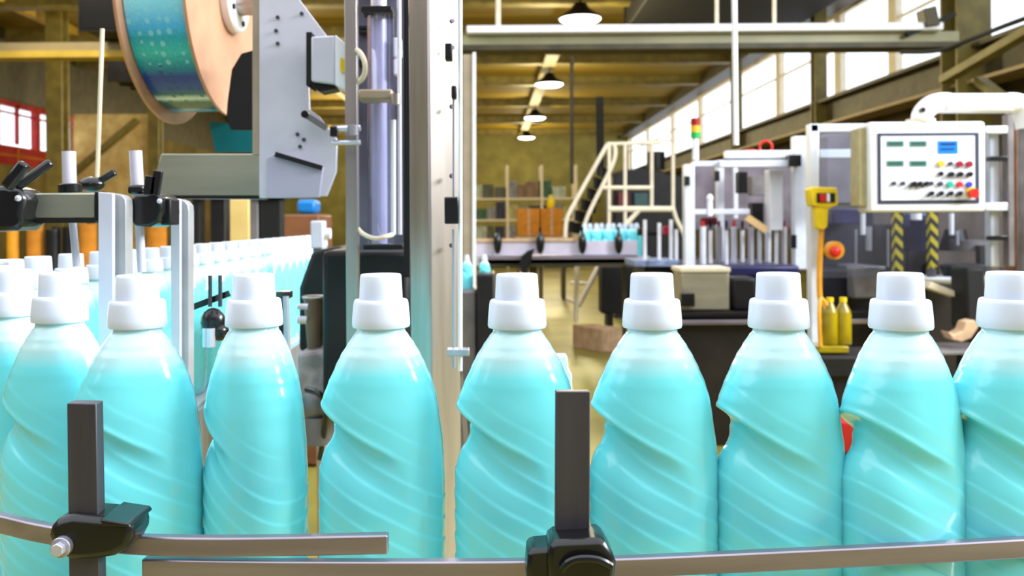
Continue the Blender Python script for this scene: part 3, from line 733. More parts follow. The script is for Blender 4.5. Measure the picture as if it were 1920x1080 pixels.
# sensor box
t = thing('junction_box', W(610, 165, 1.44), 'white junction box with yellow sticker on the labeller plate', 'box')
MB().ppoly([(583, 68), (628, 66), (628, 158), (583, 152)], 1.44, .05).build('body', WPLATE, t, .003)
MB().ppoly([(628, 64), (650, 84), (654, 172), (628, 160)], 1.438, .05).build('lid', WHITE, t, .002)
MB().ppoly([(574, 60), (584, 60), (584, 166), (574, 160)], 1.45, .04).build('back_spacer', BLACKM, t)
MB().ppoly([(638, 108), (648, 112), (648, 136), (638, 134)], 1.434, .002).build('sticker', YEL, t)
MB().ppoly([(590, 152), (626, 159), (630, 166), (600, 172), (580, 160)], 1.45, .04).build('bracket', DKMACH, t)
o = MB().tube([W(650, 90, 1.44), W(672, 96, 1.42), (W(684, 118, 1.41)), W(680, 146, 1.42), W(652, 166, 1.44)], .0042).build('sensor_cable', CREAM); tag(o, 'white looped cable on the right of the junction box', 'cable')
# vertical strip bar
t = thing('mast_bar', W(658, 700, 1.42), 'slim steel mast bar right of the junction box cable', 'bar')
MB().ppoly([(645, -60), (668, -60), (672, 700), (650, 700)], 1.42, .02).build('bar', WARM, t, .001)
MB().cyl(W(622, 242, 1.40), W(676, 240, 1.40), .005).build('pin', CHROME, t); MB().cyl(W(622, 268, 1.40), W(676, 267, 1.40), .004).build('pin', CHROME, t)
MB().pbox(618, 236, 632, 256, 1.39, .02).build('pin_knob', BLACK, t, .002); MB().cyl(W(662, 236, 1.395), W(662, 254, 1.395), .009).build('nut', STEEL, t)
# pressurised tube
t = thing('lift_cylinder', W(715, 470, 1.5), 'tall shiny clear cylinder with bright rods between mast bar and pillar', 'cylinder')
MB().cyl(W(716, 458, 1.52), W(714, 22, 1.52), S(52, 1.52)/2).build('tube', TUBEG, t)
MB().cyl(W(712, 458, 1.53), W(710, -60, 1.53), S(30, 1.52)/2).build('piston_rod', BRIGHT, t)
MB().cyl(W(738, 440, 1.5), W(738, 225, 1.5), .0045).build('tie_rod', WHITE, t)
MB().cyl(W(750, 440, 1.5), W(748, -60, 1.5), .0035).build('tie_rod', BRIGHT, t)
MB().pbox(676, 10, 735, 22, 1.49, .05).build('end_cap', DKMACH, t, .002); MB().pbox(680, 458, 756, 468, 1.48, .06).build('end_cap', DKMACH, t, .002)
MB().pbox(671, 167, 735, 186, 1.46, .05).build('bracket', TANP, t, .003)
MB().cyl(W(742, 176, 1.455), W(742, 196, 1.455), .008).build('bracket_screw', WARM, t)
MB().pbox(738, 70, 752, 106, 1.52, .02).pbox(738, 110, 750, 140, 1.52, .02).build('valve', WHITE, t, .002)
t2 = thing('backing_frame', W(720, 700, 1.62), 'dark back panel behind the clear cylinder and steel mast', 'panel')
MB().ppoly([(672, -60), (762, -60), (762, 470), (672, 470)], 1.62, .02).build('upper_panel', mat('slate_grey', (112,112,130), .3, .5, .4, 5), t2)
MB().ppoly([(604, 470), (768, 470), (768, 760), (604, 760)], 1.66, .3).build('lower_cabinet', DKMACH, t2, .01)
for y in (48, 56, 112, 118): MB().pbox(672, y, 700, y+5, 1.6, .02).build('bracket', BLACKM, t2)
o = MB().tube([W(668, 424, 1.45), W(680, 438, 1.42), W(705, 447, 1.41), W(736, 440, 1.44)], .0036).build('air_hose', CREAM); tag(o, 'white hose curving under the clear cylinder', 'hose')
o = MB().ppoly([(757, -60), (768, -60), (768, 520), (757, 520)], 1.40, .02).build('black_seal_strip', BLACKM); tag(o, 'black vertical strip along the left side of the steel pillar', 'strip')
# pillar
t = thing('steel_pillar', W(815, 860, 1.3), 'tall square stainless pillar left of centre', 'pillar')
c = W(812, -60, 1.34); cb = W(824, 870, 1.34)
mm_ = MB(); zt_, zb_ = c.z, .0
M2 = Matrix.Translation((W(815, 400, 1.34).x, 1.34, (zt_+zb_)/2)) @ Matrix.Rotation(math.radians(38), 4, 'Z') @ Matrix.Diagonal((.054, .054, zt_-zb_, 1))
bmesh.ops.create_cube(mm_.bm, size=1, matrix=M2); mm_.build('post', WARM, t, .003)
for y in (40, 90, 200, 330, 460):
    cc = W(846, y, 1.31); MB().cyl(cc, cc+Vector((.003, -.004, 0)), .0035).build('bolt', DSTEEL, t)
MB().box((W(815, 400, 1.34).x, 1.34, .01), (.16, .16, .02)).build('foot_plate', STEEL, t)
# rods right of pillar
t = thing('sensor_stand', W(862, 690, 1.28), 'thin white vertical rod with black sensor block right of the pillar', 'stand')
MB().cyl(W(863, -60, 1.28), W(863, 695, 1.28), .003).build('rod', WHITE, t); MB().cyl(W(851, 430, 1.29), W(851, 690, 1.29), .0025).build('rod', STEEL, t)
MB().cyl(W(851, 180, 1.29), W(851, 370, 1.29), .002).build('rod', STEEL, t)
MB().pbox(833, 369, 860, 420, 1.27, .02).build('sensor_block', BLACK, t, .002)
MB().pbox(834, 80, 848, 112, 1.27, .02).build('small_sensor', DKMACH, t, .002); MB().pbox(846, 160, 856, 184, 1.27, .02).build('small_sensor', DKMACH, t, .002)
MB().pbox(838, 655, 880, 668, 1.26, .02).build('foot_bracket', STEEL, t, .001)
t = thing('tan_door_panel', W(880, 490, 4.6), 'narrow tan panel with white edge right of the thin white rod', 'panel')
MB().ppoly([(868, 102), (886, 102), (886, 880), (868, 880)], 4.6, .03).build('panel', TANP, t, .002)
MB().ppoly([(886, 98), (892, 98), (892, 880), (886, 880)], 4.59, .03).build('edge_strip', WHITE, t, .001)
# frame legs below pillar rods
t = thing('twin_leg_stand', W(855, 840, 1.7), 'thin splayed legs seen between bottles below the pillar', 'stand')
MB().bar(W(862, 690, 1.6), W(842, 840, 1.6), .008).build('leg', WARM, t); MB().bar(W(862, 690, 1.6), W(876, 850, 1.6), .008).build('leg', WARM, t)
MB().bar(W(856, 690, 1.6), W(852, 960, 1.6), .014).build('leg', OLIVE, t)
# things below beam, left centre
for i, (a, b, y1, mm, l) in enumerate(((362, 376, 470, BLACKM, 'narrow black post left under the olive steel beam'), (396, 424, 465, DKMACH, 'broad dark post under the middle of the olive steel beam'), (470, 486, 460, GREYM, 'grey post below the joint of beam and white plate'), (488, 528, 458, BLACKM, 'broad black post below the white plate'))):
    t = thing('machine_post', W((a+b)/2, y1, 3.4), l, 'post')
    MB().pbox(a, 372, b, yfl(3.9)-2, 3.9, .08).build('post', mm, t, .004); MB().pbox(a-4, 364, b+4, 372, 3.88, .12).build('cap_plate', DKMACH, t)
o = MB().pbox(428, 372, 470, yfl(4.6)-2, 4.6, .4).build('tan_cabinet', PALEY, bev=.01); tag(o, 'pale tan cabinet seen between the dark posts under the beam', 'cabinet')
o = MB().pbox(532, 402, 600, yfl(4.8)-2, 4.8, .4).build('brown_cabinet', BROWNP, bev=.01); tag(o, 'brown cabinet seen below the white plate', 'cabinet')
o = MB().pbox(556, 374, 592, 401, 4.85, .15).build('blue_bin', BLUEP, bev=.02); tag(o, 'small blue bin below the lower corner of the white plate', 'bin')
t = thing('white_valve_block', W(595, 468, 2.4), 'small white block with side stub below the white plate', 'valve')
MB().pbox(582, 414, 606, 466, 2.4, .05).build('block', WPLATE, t, .004); MB().cyl(W(606, 438, 2.42), W(620, 438, 2.42), .014).build('stub', WHITE, t)
MB().cyl(W(595, 466, 2.42), W(595, 560, 2.42), .012).build('stem', DSTEEL, t)
# dark machine with brown funnel
t = thing('hopper_machine', W(640, 700, 1.9), 'dark machine with brown funnel behind the bottles left of the pillar', 'machine')
MB().ppoly([(560, 540), (585, 470), (640, 460), (650, 660), (560, 660)], 2.1, .2).build('housing', DKMACH, t, .01)
MB().cyl(W(590, 655, 1.9), W(592, 558, 1.9), S(26, 1.9)/2, S(46, 1.9)/2, 24).build('funnel', mat('brown_funnel', (128,102,80), .5, .1, .1), t)
MB().torus(W(592, 557, 1.9), S(46, 1.9)/2, .003, 'Z').build('funnel_rim', WARM, t)
MB().cyl(W(558, 600, 1.85), W(576, 600, 1.85), .008).cyl(W(558, 575, 1.85), W(578, 575, 1.85), .006).build('bolt', CHROME, t)
MB().ppoly([(556, 662), (618, 654), (622, 720), (600, 800), (560, 760)], 1.85, .08).build('lower_casting', mat('pinkish_casting', (190,172,176), .4, .3, .3, 30), t, .01)
MB().cyl(W(600, 830, 1.8), W(600, 780, 1.8), .03).ball(W(590, 760, 1.8), .03).build('motor', GREYM, t)
MB().tube([W(575, 730, 1.75), W(600, 740, 1.72), W(612, 770, 1.75), W(600, 860, 1.8)], .006).build('hose', BLACK, t)
# small bottle fillers right of the rod, near (880,490)
for px, l in ((872, 'small pale blue bottle left, beside the thin white rod above the dark box'), (905, 'small pale blue bottle right, beside the thin white rod above the dark box')):
    dup(master, (W(px, 0, 4.2).x, 4.2, W(px, 545, 4.2).z), 0, l, 'small bottles beyond the pillar', .55)
o = MB().pbox(895, 514, 930, yfl(4.0)-1, 4.0, .3).build('dark_box', DKMACH, bev=.01); tag(o, 'dark box behind the cap of the centre bottle', 'box')
o = MB().pbox(860, 546, 894, yfl(4.05)-1, 4.05, .3).build('mottled_box', GREYM, bev=.01); tag(o, 'grey box right of the thin white rod', 'box')
# bottles cluster mid-distance on pale conveyor
YK = 9.15
zk = W(1138, 482, YK).z-.0
zk = zdeck
nb = 0
for row, (Y, n, xa, xb) in enumerate(((8.70, 5, 1093, 1181), (8.80, 5, 1103, 1191), (8.90, 5, 1093, 1181), (9.0, 5, 1103, 1190))):
    for i in range(n):
        px = xa+(xb-xa)*i/(n-1); nb += 1
        dup(master, (W(px, 0, Y).x, Y, zk), 0, 'small teal bottle with white cap in the packed group on the pale conveyor', 'teal bottles packed on the far conveyor', 1.04)
for o_ in [o for o in bpy.data.objects if o.get('group') == 'teal bottles packed on the far conveyor']: o_['category'] = 'bottle'
# ================================================================== FILLER MACHINE right of centre
YF = 6.5
zf = W(1400, 505, YF).z
t = thing('filling_machine', (W(1400, 0, YF).x, YF, 0), 'filling machine in a white aluminium frame with rows of nozzles', 'machine')
def fp(name, x0, y0, x1, y1, Y=YF, d=.08, m=ALU, bev=.004): return MB().pbox(x0, y0, x1, y1, Y, d).build(name, m, t, bev)
fp('frame_post', 1284, 308, 1303, 500); fp('frame_post', 1346, 300, 1358, 495, YF+.6); fp('frame_post', 1490, 255, 1512, 505)
fp('frame_post', 1376, 310, 1384, 410, YF+1.2, .06)
fp('frame_beam', 1362, 282, 1488, 296); fp('frame_beam', 1350, 300, 1480, 313, YF-.05); fp('frame_beam', 1300, 302, 1348, 312, YF)
fp('frame_beam', 1302, 392, 1406, 402, YF+.1); fp('white_column', 1443, 318, 1468, 432, YF+.1, .12, WHITE)
fp('joint_block', 1480, 290, 1503, 312, YF-.08, .08, BLACK); fp('joint_block', 1340, 320, 1350, 340, YF-.02, .04, BLACK); fp('joint_block', 1284, 330, 1294, 348, YF-.05, .04, BLACK)
fp('joint_block', 1484, 440, 1494, 466, YF-.05, .06, BLACK)
fp('back_panel', 1300, 312, 1490, 430, YF+1.4, .03, mat('mauve_grey_panel', (120,110,120), .5, .2, .2, 6))
fp('base_cabinet', 1290, 498, 1500, 520, YF-.1, 1.2, NAVY, .02)
MB().box((W(1395, 0, YF).x, YF+.55, zf/2-.04), (S(205, YF), 1.1, zf-.1)).build('base', DKMACH, t, .02)
fp('cylinder_head', 1385, 322, 1402, 362, YF+.4, .1, DKMACH); fp('cylinder_head', 1408, 330, 1438, 366, YF+.5, .1, GREYM)
fp('hose_box', 1410, 380, 1432, 420, YF+.2, .1, DKMACH)
MB().ball(W(1331, 372, YF+.1), .03, (.8, .8, 1.1)).cyl(W(1331, 405, YF+.1), W(1331, 378, YF+.1), .02).build('white_cup', WHITE, t)
for i, px in enumerate((1318, 1332, 1348, 1362, 1376, 1392, 1408, 1424, 1440, 1456, 1470)):
    mcol = [ALU, WHITE, STEEL, ALU][i % 4]
    Yx = YF+.15+(i % 3)*.15
    n_ = MB().cyl(W(px, 498, Yx), W(px, 425+(i*7) % 14, Yx), S(8 if i % 2 else 12, YF)/2, n=12).build('nozzle', mcol, t)
    MB().cyl(W(px, 428, Yx), W(px, 414, Yx), S(6, YF)/2, n=10).build('nozzle_tip', [RED, DKMACH, mat('dark_maroon', (96,20,40), .4), NAVY][i % 4], t)
MB().bar(W(1400, 408, YF), W(1436, 432, YF), .05, .05).build('tan_arm', mat('tan_arm', (196,160,110), .5), t)
fp('red_band', 1315, 408, 1345, 422, YF+.3, .05, mat('dark_maroon', (96,20,40), .4)); fp('red_band', 1432, 422, 1480, 430, YF+.3, .05, mat('dark_maroon', (96,20,40), .4))
t2 = t
t = thing('red_hose_coil', W(1425, 284, YF), 'red coiled hose lying on the filling machine frame', 'hose')
MB().torus(W(1436, 276, YF+.05), .045, .009, 'Y').tube([W(1395, 284, YF+.05), W(1410, 282, YF+.05), W(1425, 286, YF+.05), W(1436, 286, YF+.05)], .01).build('coil', RED, t)
t = thing('stack_light', W(1304, 306, YF+.05), 'red amber green signal tower on the filling machine post', 'light')
for (y0, y1, mm, nm) in ((222, 236, mat('dark_red_lens', (150,20,20), .3), 'red_lens'), (236, 248, AMBER, 'amber_lens'), (248, 259, GREEN, 'green_lens'), (259, 300, WHITE, 'stem')):
    MB().cyl(W(1304, y1, YF+.05), W(1304, y0, YF+.05), S(18 if nm != 'stem' else 12, YF)/2).build(nm, mm, t)
o = MB().cyl(W(1376, -60, 5.2), W(1380, 272, 5.2), S(10, 5.2)/2).build('drop_rod', WHITE); tag(o, 'long white rod dropping from the ceiling to the filling machine', 'rod')
# left satellite: small nozzles beside platform
t = thing('nozzle_bank', (W(1240, 0, 6.9).x, 6.9, 0), 'small bank of white nozzles left of the filling machine', 'machine')
zz = W(0, 492, 6.9).z
for px, a_, b_ in ((1209, 412, 490), (1236, 418, 490), (1258, 412, 490), (1268, 430, 490)):
    MB().cyl(W(px, b_, 6.9), W(px, a_, 6.9), S(7, 6.9)/2, n=12).build('nozzle', WHITE, t)
MB().pbox(1244, 424, 1258, 440, 6.9, .06).build('red_block', CRIM, t, .004); MB().pbox(1196, 428, 1218, 442, 6.95, .06).build('black_block', BLACK, t, .004)
MB().pbox(1190, 488, 1274, 500, 6.8, .5).build('deck', mat('pale_blue_deck', (150,165,205), .4, .2, .3, 20), t, .004)
MB().box((W(1237, 0, 6.9).x, 7.1, W(0, 500, 6.8).z/2), (S(66, 6.9), .45, W(0, 500, 6.8).z)).build('base', DKMACH, t, .01)
# stainless motor box
t = thing('stainless_box', W(1323, 580, 5.2), 'stainless steel box with small black switch behind two bottle caps', 'box')
MB().pbox(1278, 506, 1368, 582, 5.2, .25).build('body', mat('satin_steel', (178,170,150), .4, .6, .1, 20, (.2,1,1)), t, .01)
MB().pbox(1276, 502, 1370, 510, 5.19, .27).build('lid', CREAM, t, .003)
MB().pbox(1277, 550, 1303, 575, 5.16, .05).build('switch', BLACK, t, .004)
# dark lower conveyor machinery
t = thing('dark_conveyor_bed', (W(1340, 0, 5.6).x, 5.6, 0), 'low black conveyor bed with steel rails behind the bottles right of centre', 'conveyor')
MB().pbox(1270, 585, 1420, yfl(5.2), 5.2, .28).build('side_panel', mat('dark_brown_machine', (42,34,28), .5, .2, .3, 5), t, .01)
MB().pbox(1265, 600, 1640, 608, 5.12, .05).build('rail', STEELH, t, .002); MB().pbox(1265, 585, 1640, 592, 5.14, .05).build('rail', DKMACH, t, .002)
MB().pbox(1372, 520, 1420, 584, 5.25, .2).build('gearbox', DKMACH, t, .02)
o = MB().pbox(1128, 500, 1196, 588, 9.7, .3).pbox(1140, 588, 1150, yfl(9.7), 9.7, .3).build('dark_cabinet', BLACKM, bev=.01); tag(o, 'black cabinet under the pale conveyor between two bottle caps', 'cabinet')
# ================================================================== CELL FRAME + CONTROL PANEL (right)
YP = 4.4
t = thing('guard_frame', (W(1700, 0, YP).x, YP, 0), 'white aluminium guard frame with clear sheets behind the control panel', 'frame')
MB().pbox(1520, 232, 1537, 700, YP+.1, .06).build('post', ALU, t, .004); MB().pbox(1520, 232, 1640, 247, YP+.1, .06).build('top_beam', ALU, t, .004)
MB().pbox(1537, 280, 1612, 296, YP+.6, .05).build('rear_beam', ALU, t, .004)
MB().pbox(1848, 236, 1890, 250, YP+.1, .06).build('top_beam', ALU, t, .004); MB().pbox(1848, 380, 1890, 395, YP+.1, .06).build('mid_beam', ALU, t, .004)
MB().pbox(1856, 250, 1874, 500, YP+.15, .05).build('post', ALU, t, .004); MB().pbox(1890, 215, 1902, 500, YP+.1, .05).build('post', GREYM, t, .004)
MB().pbox(1537, 384, 1640, 390, YP+.3, .03).build('cross_bar', GREYM, t)
for px, y in ((1862, 293), (1862, 442)): MB().pbox(px-5, y, px+28, y+9, YP+.08, .04).build('hinge', BLACK, t, .002)
MB().pbox(1537, 247, 1858, 520, YP+.125, .004).build('clear_sheet', GLASS, t)
MB().pbox(1537, 250, 1612, 380, YP+1.8, .03).build('rear_panel', mat('mauve_grey_panel', (120,110,120), .5), t)
o = MB().pbox(1905, 238, 1990, yfl(YP+.15)-2, YP+.15, .1).build('brown_door_cabinet', BROWNP, bev=.01); tag(o, 'brown cabinet door cut by the right edge beside the guard frame', 'cabinet')
# control panel
t = thing('control_panel', W(1738, 395, YP-.2), 'white control panel box with displays and coloured buttons on a swing arm', 'control panel')
Yq = YP-.2
def pq(name, x0, y0, x1, y1, dy, d, m, par=t, bev=0, lab=None):
    o = MB().pbox(x0, y0, x1, y1, Yq-dy, d).build(name, m, par, bev)
    return o
pq('enclosure', 1630, 228, 1848, 397, 0, .14, WHITE, bev=.012)
MB().ppoly([(1610, 240), (1631, 238), (1631, 388), (1610, 386)], Yq+.03, .1).build('side_cover', mat('khaki_cover', (172,160,118), .5, 0, .08), t, .004)
face = pq('face_frame', 1646, 249, 1836, 382, .004, .006, SLATE)
fp_ = pq('face_plate', 1652, 255, 1828, 375, .007, .006, PANELW)
for (x, y) in ((1663, 264), (1706, 264), (1663, 301), (1706, 301)):
    dd = pq('display', x, y, x+32, y+11, .010, .004, LCD)
    pq('digits', x+3, y+3, x+29, y+8, .011, .002, mat('dark_green_digits', (40,84,74), .3), dd)
    pq('caption_strip', x, y+14, x+32, y+24, .009, .003, mat('pale_lilac', (205,200,226), .5))
bd = pq('blue_display', 1759, 264, 1796, 288, .010, .004, BLULCD); pq('digits', 1764, 268, 1792, 272, .012, .003, NAVY, bd); pq('digits', 1764, 278, 1790, 281, .012, .003, NAVY, bd)
def btn(x, y, r, m, name='push_button', lab=None):
    c = W(x, y, Yq-.008)
    o = MB().cyl(c, c+Vector((0, -.012, 0)), S(r, Yq), n=16).build(name, m, t)
    if lab: o['label'] = lab
    return o
btn(1763, 307, 6, AMBER, lab='amber button'); btn(1781, 307, 4, SLATE); btn(1798, 308, 6, CRIM, lab='crimson button'); btn(1816, 308, 6, CRIM, lab='crimson button')
btn(1763, 326, 4.5, BLACK); 
for x in (1782, 1799, 1817):
    o = btn(x, 327, 5, BLACK, 'selector_switch'); MB().bar(W(x-5, 330, Yq-.022), W(x+7, 325, Yq-.022), .012, .01).build('switch_lever', BLACK, o)
btn(1762, 345, 4.5, SLATE); btn(1780, 346, 5.5, GRN2, lab='teal green button'); btn(1798, 346, 5.5, RED, lab='red button'); btn(1816, 346, 5.5, mat('blue_violet', (60,60,190), .3), lab='blue button')
for x in (1675, 1692, 1745): btn(x, 344, 4, SLATE)
for x in (1711, 1722, 1734):
    o = btn(x, 345, 4.5, BLACK, 'selector_switch'); MB().bar(W(x-6, 350, Yq-.022), W(x+6, 341, Yq-.022), .012, .01).build('switch_lever', BLACK, o)
for x in (1745, 1763, 1781, 1798): 
    o = btn(x, 363, 4.5, BLACK, 'selector_switch'); MB().bar(W(x-6, 367, Yq-.022), W(x+6, 360, Yq-.022), .012, .01).build('switch_lever', BLACK, o)
o = btn(1820, 361, 10, YEL, 'emergency_stop', 'yellow and red emergency stop'); c = W(1821, 363, Yq-.02); MB().cyl(c, c+Vector((0, -.03, 0)), S(8, Yq), S(9, Yq)).build('stop_head', RED, o)
# arm
t = thing('swing_arm', W(1820, 215, Yq+.05), 'thick white tubular swing arm holding the control panel from above', 'arm')
MB().tube([W(1728, 228, Yq+.06), W(1730, 214, Yq+.06), W(1742, 200, Yq+.06), W(1760, 193, Yq+.06), W(1780, 193, Yq+.06)], S(19, Yq), 20).build('elbow', WHITE, t)
MB().bar(W(1765, 194, Yq+.06), W(1892, 194, Yq+.06), S(38, Yq), S(34, Yq)).build('horizontal_tube', WHITE, t, .012)
MB().tube([W(1888, 194, Yq+.06), W(1908, 195, Yq+.06), W(1920, 206, Yq+.06), W(1926, 240, Yq+.06)], S(20, Yq), 20).build('corner_elbow', WHITE, t)
MB().cyl(W(1726, 231, Yq+.06), W(1726, 224, Yq+.06), S(26, Yq)).build('mounting_flange', CREAM, t)
c = W(1731, 206, Yq-.02); MB().cyl(c, c+Vector((0, .02, 0)), S(5, Yq)).build('grub_screw', BLACK, t)
MB().cyl(W(1926, 240, Yq+.06), W(1926, 700, Yq+.06), S(16, Yq)).build('support_post', GREYM, t)
# yellow tool on post
t = thing('yellow_interlock_box', W(1545, 430, YP-.02), 'bright yellow switch box with red centre on the guard frame post', 'switch')
MB().ppoly([(1518, 354), (1528, 350), (1570, 352), (1572, 384), (1556, 390), (1522, 386)], YP-.02, .08).build('head', YEL, t, .006)
MB().ppoly([(1528, 386), (1554, 386), (1552, 425), (1544, 432), (1532, 428)], YP-.01, .05).build('grip', YEL, t, .006)
MB().pbox(1532, 362, 1566, 380, YP-.026, .01).build('dark_recess', BLACKM, t); MB().pbox(1538, 364, 1550, 378, YP-.034, .012).build('red_key', RED, t, .002); MB().pbox(1551, 363, 1556, 378, YP-.034, .012).build('white_key', WHITE, t)
o = MB().tube([W(1540, 432, YP+.02), W(1538, 470, YP+.02), W(1536, 520, YP+.02), W(1538, 560, YP+.02), W(1550, 580, YP+.02)], S(5, YP)).build('yellow_hose', ORG); tag(o, 'yellow orange hose running down beside the guard frame post', 'hose')
t = thing('emergency_button', W(1562, 485, YP), 'orange red mushroom button right of the guard frame post', 'button')
c = W(1560, 469, YP+.06); MB().cyl(c, c+Vector((0, -.05, 0)), S(17, YP)).build('housing', ORG, t, .004); c = W(1566, 472, YP); MB().ball(c, S(11, YP), (1, .6, 1)).build('button_head', RED, t)
MB().bar(W(1535, 476, YP+.12), W(1562, 472, YP+.07), .02).build('bracket', DKMACH, t)
# yellow bottles in tray
tr = thing('drip_tray', W(1565, 662, 3.9), 'yellow tray holding yellow oil bottles beside the guard frame', 'tray')
MB().pbox(1534, 650, 1592, 662, 3.9, .14).build('tray', YLIQ, tr, .003)
MB().tube([W(1538, 650, 3.9), W(1536, 590, 3.9), W(1539, 560, 3.92), W(1550, 572, 3.92)], .008).build('handle', ORG, tr)
base_z = W(1565, 650, 3.9).z
YB1 = None
ybm = thing('oil_bottle', (W(1552, 0, 3.97).x, 3.97, base_z), 'left yellow oil bottle in the yellow tray', 'bottle', 'yellow oil bottles in the tray')
T = Matrix.Translation(WL[ybm]); h = S(88, 3.97)
MB().lathe([(0, 0), (.03, 0), (.034, .004), (.034, h*.62), (.03, h*.72), (.014, h*.88), (.012, h*.93), (0, h*.93)], T, 24).build('body', YLIQ, ybm)
MB().lathe([(.015, h*.9), (.015, h), (0, h)], T, 16).build('cap', YEL, ybm)
dup(ybm, (W(1577, 0, 3.97).x, 3.97, base_z), 0, 'right yellow oil bottle in the yellow tray')
t = thing('tray_stand', (W(1565, 0, 4).x, 4.0, 0), 'dark pedestal under the yellow tray', 'stand')
zt_ = W(1565, 662.5, 3.9).z
MB().box((W(1563, 0, 4).x, 3.99, zt_-.05), (.5, .3, .09)).build('top', DKMACH, t, .01); MB().box((W(1563, 0, 4).x, 4.0, (zt_-.09)/2), (.3, .25, zt_-.09)).build('column', DKMACH, t, .01)
# machinery inside the guard
YM = 5.6
t = thing('rotary_machine', (W(1720, 0, YM).x, YM, 0), 'dark rotary capping machine seen through the guard frame below the control panel', 'machine')
def fm(name, x0, y0, x1, y1, m=DKMACH, Y=YM, d=.2, bev=.01): return MB().pbox(x0, y0, x1, y1, Y, d).build(name, m, t, bev)
fm('back_housing', 1545, 395, 1640, 500, mat('deep_slate', (34,36,54), .4, .3, .4, 8)); fm('housing', 1640, 420, 1700, 520, BLACKM); fm('housing', 1700, 440, 1760, 520)
fm('upper_box', 1560, 390, 1612, 420, NAVY, YM-.2); fm('upper_box', 1700, 400, 1745, 436, mat('blue_steel', (66,72,120), .3, .3, .4, 12), YM-.1)
fm('rear_wall', 1620, 300, 1900, 520, mat('taupe_wall', (92,78,72), .6, .1, .3, 5), YM+1.4, .05)
MB().cyl(W(1725, 470, YM-.2), W(1725, 425, YM-.2), .1).cyl(W(1725, 425, YM-.2), W(1725, 410, YM-.2), .06).build('motor', mat('navy_motor', (26,28,60), .35, .2), t)
MB().cyl(W(1790, 470, YM-.1), W(1790, 430, YM-.1), .09, .06).build('motor', DKMACH, t)
MB().cyl(W(1815, 470, YM-.2), W(1815, 450, YM-.2), .1).build('motor', GREYM, t)
for px, y0, y1, w_ in ((1618, 400, 440, 8), (1629, 425, 470, 10), (1718, 400, 412, 18), (1784, 400, 440, 8), (1795, 432, 460, 6), (1605, 430, 500, 4), (1665, 430, 500, 4)):
    MB().cyl(W(px, y1, YM-.3), W(px, y0, YM-.3), S(w_, YM)/2).build('chrome_pin', STEEL if px % 2 else WHITE, t)
fm('table_edge', 1620, 500, 1660, 506, STEEL, YM-.4, .4, .002)
fm('lower_panel', 1545, 506, 1640, 600, mat('deep_slate', (34,36,54)), YM-.3, .3); fm('lower_box', 1600, 500, 1650, 560, GREYM, YM-.4, .1)
fm('lower_panel', 1740, 530, 1880, 800, mat('dark_brown_machine', (42,34,28)), YM-.3, .3)
fm('base', 1425, 600, 1900, yfl(YM)-1, mat('dark_brown_machine', (42,34,28)), YM+.0, .6)
fm('vertical_pipe', 1838, 460, 1850, 600, mat('dark_brown_machine', (42,34,28)), YM-.35, .05, .002)
for px in (1686, 1752):
    o = MB().pbox(px-7, 392, px+7, 520, YM-.5, .05).build('hazard_post', HAZ); tag(o, '%s black and yellow striped post below the control panel' % ('left' if px < 1700 else 'right'), 'post')
t = thing('turntable', W(1810, 560, 4.9), 'bright steel turntable plate with clamps below the control panel corner', 'turntable')
q = W(1815, 520, 4.95)
MB().lathe([(0, -.02), (.26, -.02), (.27, -.01), (.27, .0), (.2, .004), (0, .004)], Matrix.Translation(q), 40).build('plate', WHITE, t)
MB().lathe([(.1, 0.004), (.12, .06), (.1, .07), (0, .07)], Matrix.Translation(q+Vector((0, .05, 0)))).build('hub', DKMACH, t)
MB().ppoly([(1745, 528), (1808, 552), (1800, 560), (1740, 540)], 4.4, .1).build('front_guide', CREAM, t, .003)
for k in range(6):
    a_ = k*PI/3; p = q+Vector((.2*math.cos(a_), .2*math.sin(a_), 0)); MB().cyl(p, p+Vector((0, 0, .05)), .025).build('cup', GREYM if k % 2 else BLACK, t)
MB().cyl(Vector((q.x, q.y, 0)), q-Vector((0, 0, .02)), .06).build('pedestal', DKMACH, t)
o = MB().pbox(1810, 500, 1850, 620, 4.3, .15).build('black_column_block', BLACKM, bev=.02); tag(o, 'black upright block at right between the last two bottles', 'block')
o = MB().ppoly([(1778, 622), (1790, 628), (1806, 620), (1812, 604), (1828, 600), (1836, 612), (1822, 634), (1804, 642), (1786, 638)], 4.2, .08).build('pale_offcut', CARDP, bev=.006); tag(o, 'pale bent scrap lying in the dark machine between last two bottles', 'scrap')
o = MB().ppoly([(1700, 660), (1880, 658), (1880, 664), (1700, 667)], 4.1, .3).build('machine_ledge', GREYM, bev=.003); tag(o, 'grey ledge under the pale scrap at right', 'ledge')
o = MB().pbox(1575, 790, 1605, 850, 3.4, .1).build('red_block', REDP, bev=.01); tag(o, 'red block glimpsed between two bottles at lower right', 'block')
# motor box on the window line
t = thing('wall_camera', W(1748, 50, 10.2), 'dark box on bracket in front of the high windows at top right', 'box')
MB().ppoly([(1732, 16), (1756, 10), (1764, 46), (1738, 50)], 10.2, .2).build('housing', OLIVED, t, .01)
MB().bar(W(1700, 66, 10.3), W(1790, 26, 10.3), .05, .05).build('bracket', BLACKM, t)

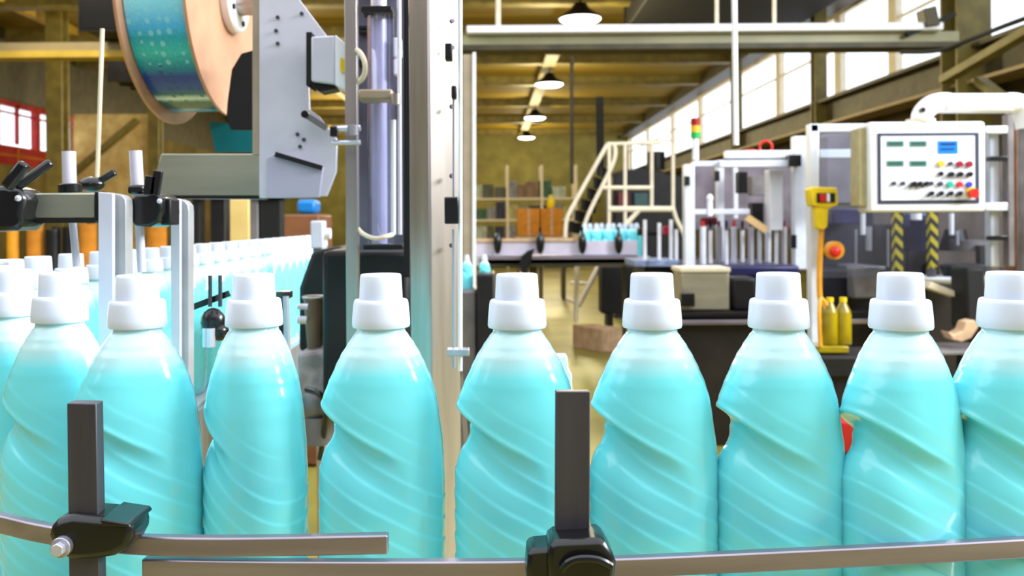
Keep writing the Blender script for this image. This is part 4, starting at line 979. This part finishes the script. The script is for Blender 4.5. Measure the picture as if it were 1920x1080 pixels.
# ================================================================== LIGHT
wd = bpy.data.worlds.new('World'); bpy.context.scene.world = wd; wd.use_nodes = True
bg = wd.node_tree.nodes['Background']; bg.inputs[0].default_value = (.90, .95, 1, 1); bg.inputs[1].default_value = 2.0
def area(loc, aim, sx, sy, power, col, name):
    l = bpy.data.lights.new(name, 'AREA'); l.shape = 'RECTANGLE'; l.size = sx; l.size_y = sy; l.energy = power; l.color = col
    o = bpy.data.objects.new(name, l); C.objects.link(o); o.location = loc
    o.rotation_euler = (Vector(aim)-Vector(loc)).to_track_quat('-Z', 'Y').to_euler(); return o
area((7.0, 1.0, 4.6), (0, .9, 1.1), 5, 2, 1150, (.94, .98, 1), 'window_daylight')  # added area light beside the right windows, brightens the bottles
for Y, px, py in lampdat:
    c = W(px, py, Y)
    for X in (c.x, -6.0):  # one under each lamp, one added at left with no fixture
        l = bpy.data.lights.new('lamp_light', 'POINT'); l.energy = 380; l.color = (1, .86, .5); l.shadow_soft_size = .35
        o = bpy.data.objects.new('lamp_light', l); C.objects.link(o); o.location = (X, c.y, c.z-.9)
for X, Y in ((1.5, 12), (-6, 13)):  # extra point lights without lamp fixtures
    l = bpy.data.lights.new('lamp_light', 'POINT'); l.energy = 260; l.color = (1, .92, .72); l.shadow_soft_size = .35
    o = bpy.data.objects.new('lamp_light', l); C.objects.link(o); o.location = (X, Y, 5.4)

# ================================================================== CAMERA
cam = bpy.data.cameras.new('camera'); co = bpy.data.objects.new('camera', cam); C.objects.link(co)
cam.sensor_width = 36; cam.lens = F/1920*36; cam.clip_start = .02; cam.clip_end = 200
cam.shift_x = (960-VX)/1920; cam.shift_y = -(540-VY)/1920
right = Vector((CR, 0, -SR)); up = Vector((SR, 0, CR)); back = Vector((0, -1, 0))
co.matrix_world = Matrix(((right.x, up.x, back.x, 0), (right.y, up.y, back.y, 0), (right.z, up.z, back.z, ZC), (0, 0, 0, 1)))
cam.dof.use_dof = True; cam.dof.focus_distance = .72; cam.dof.aperture_fstop = 11
sc = bpy.context.scene; sc.camera = co
sc.view_settings.view_transform = 'Standard'; sc.view_settings.look = 'None'; sc.view_settings.exposure = 0.18; sc.view_settings.gamma = 1; sc.view_settings.use_curve_mapping = False
sc.cycles.use_denoising = True
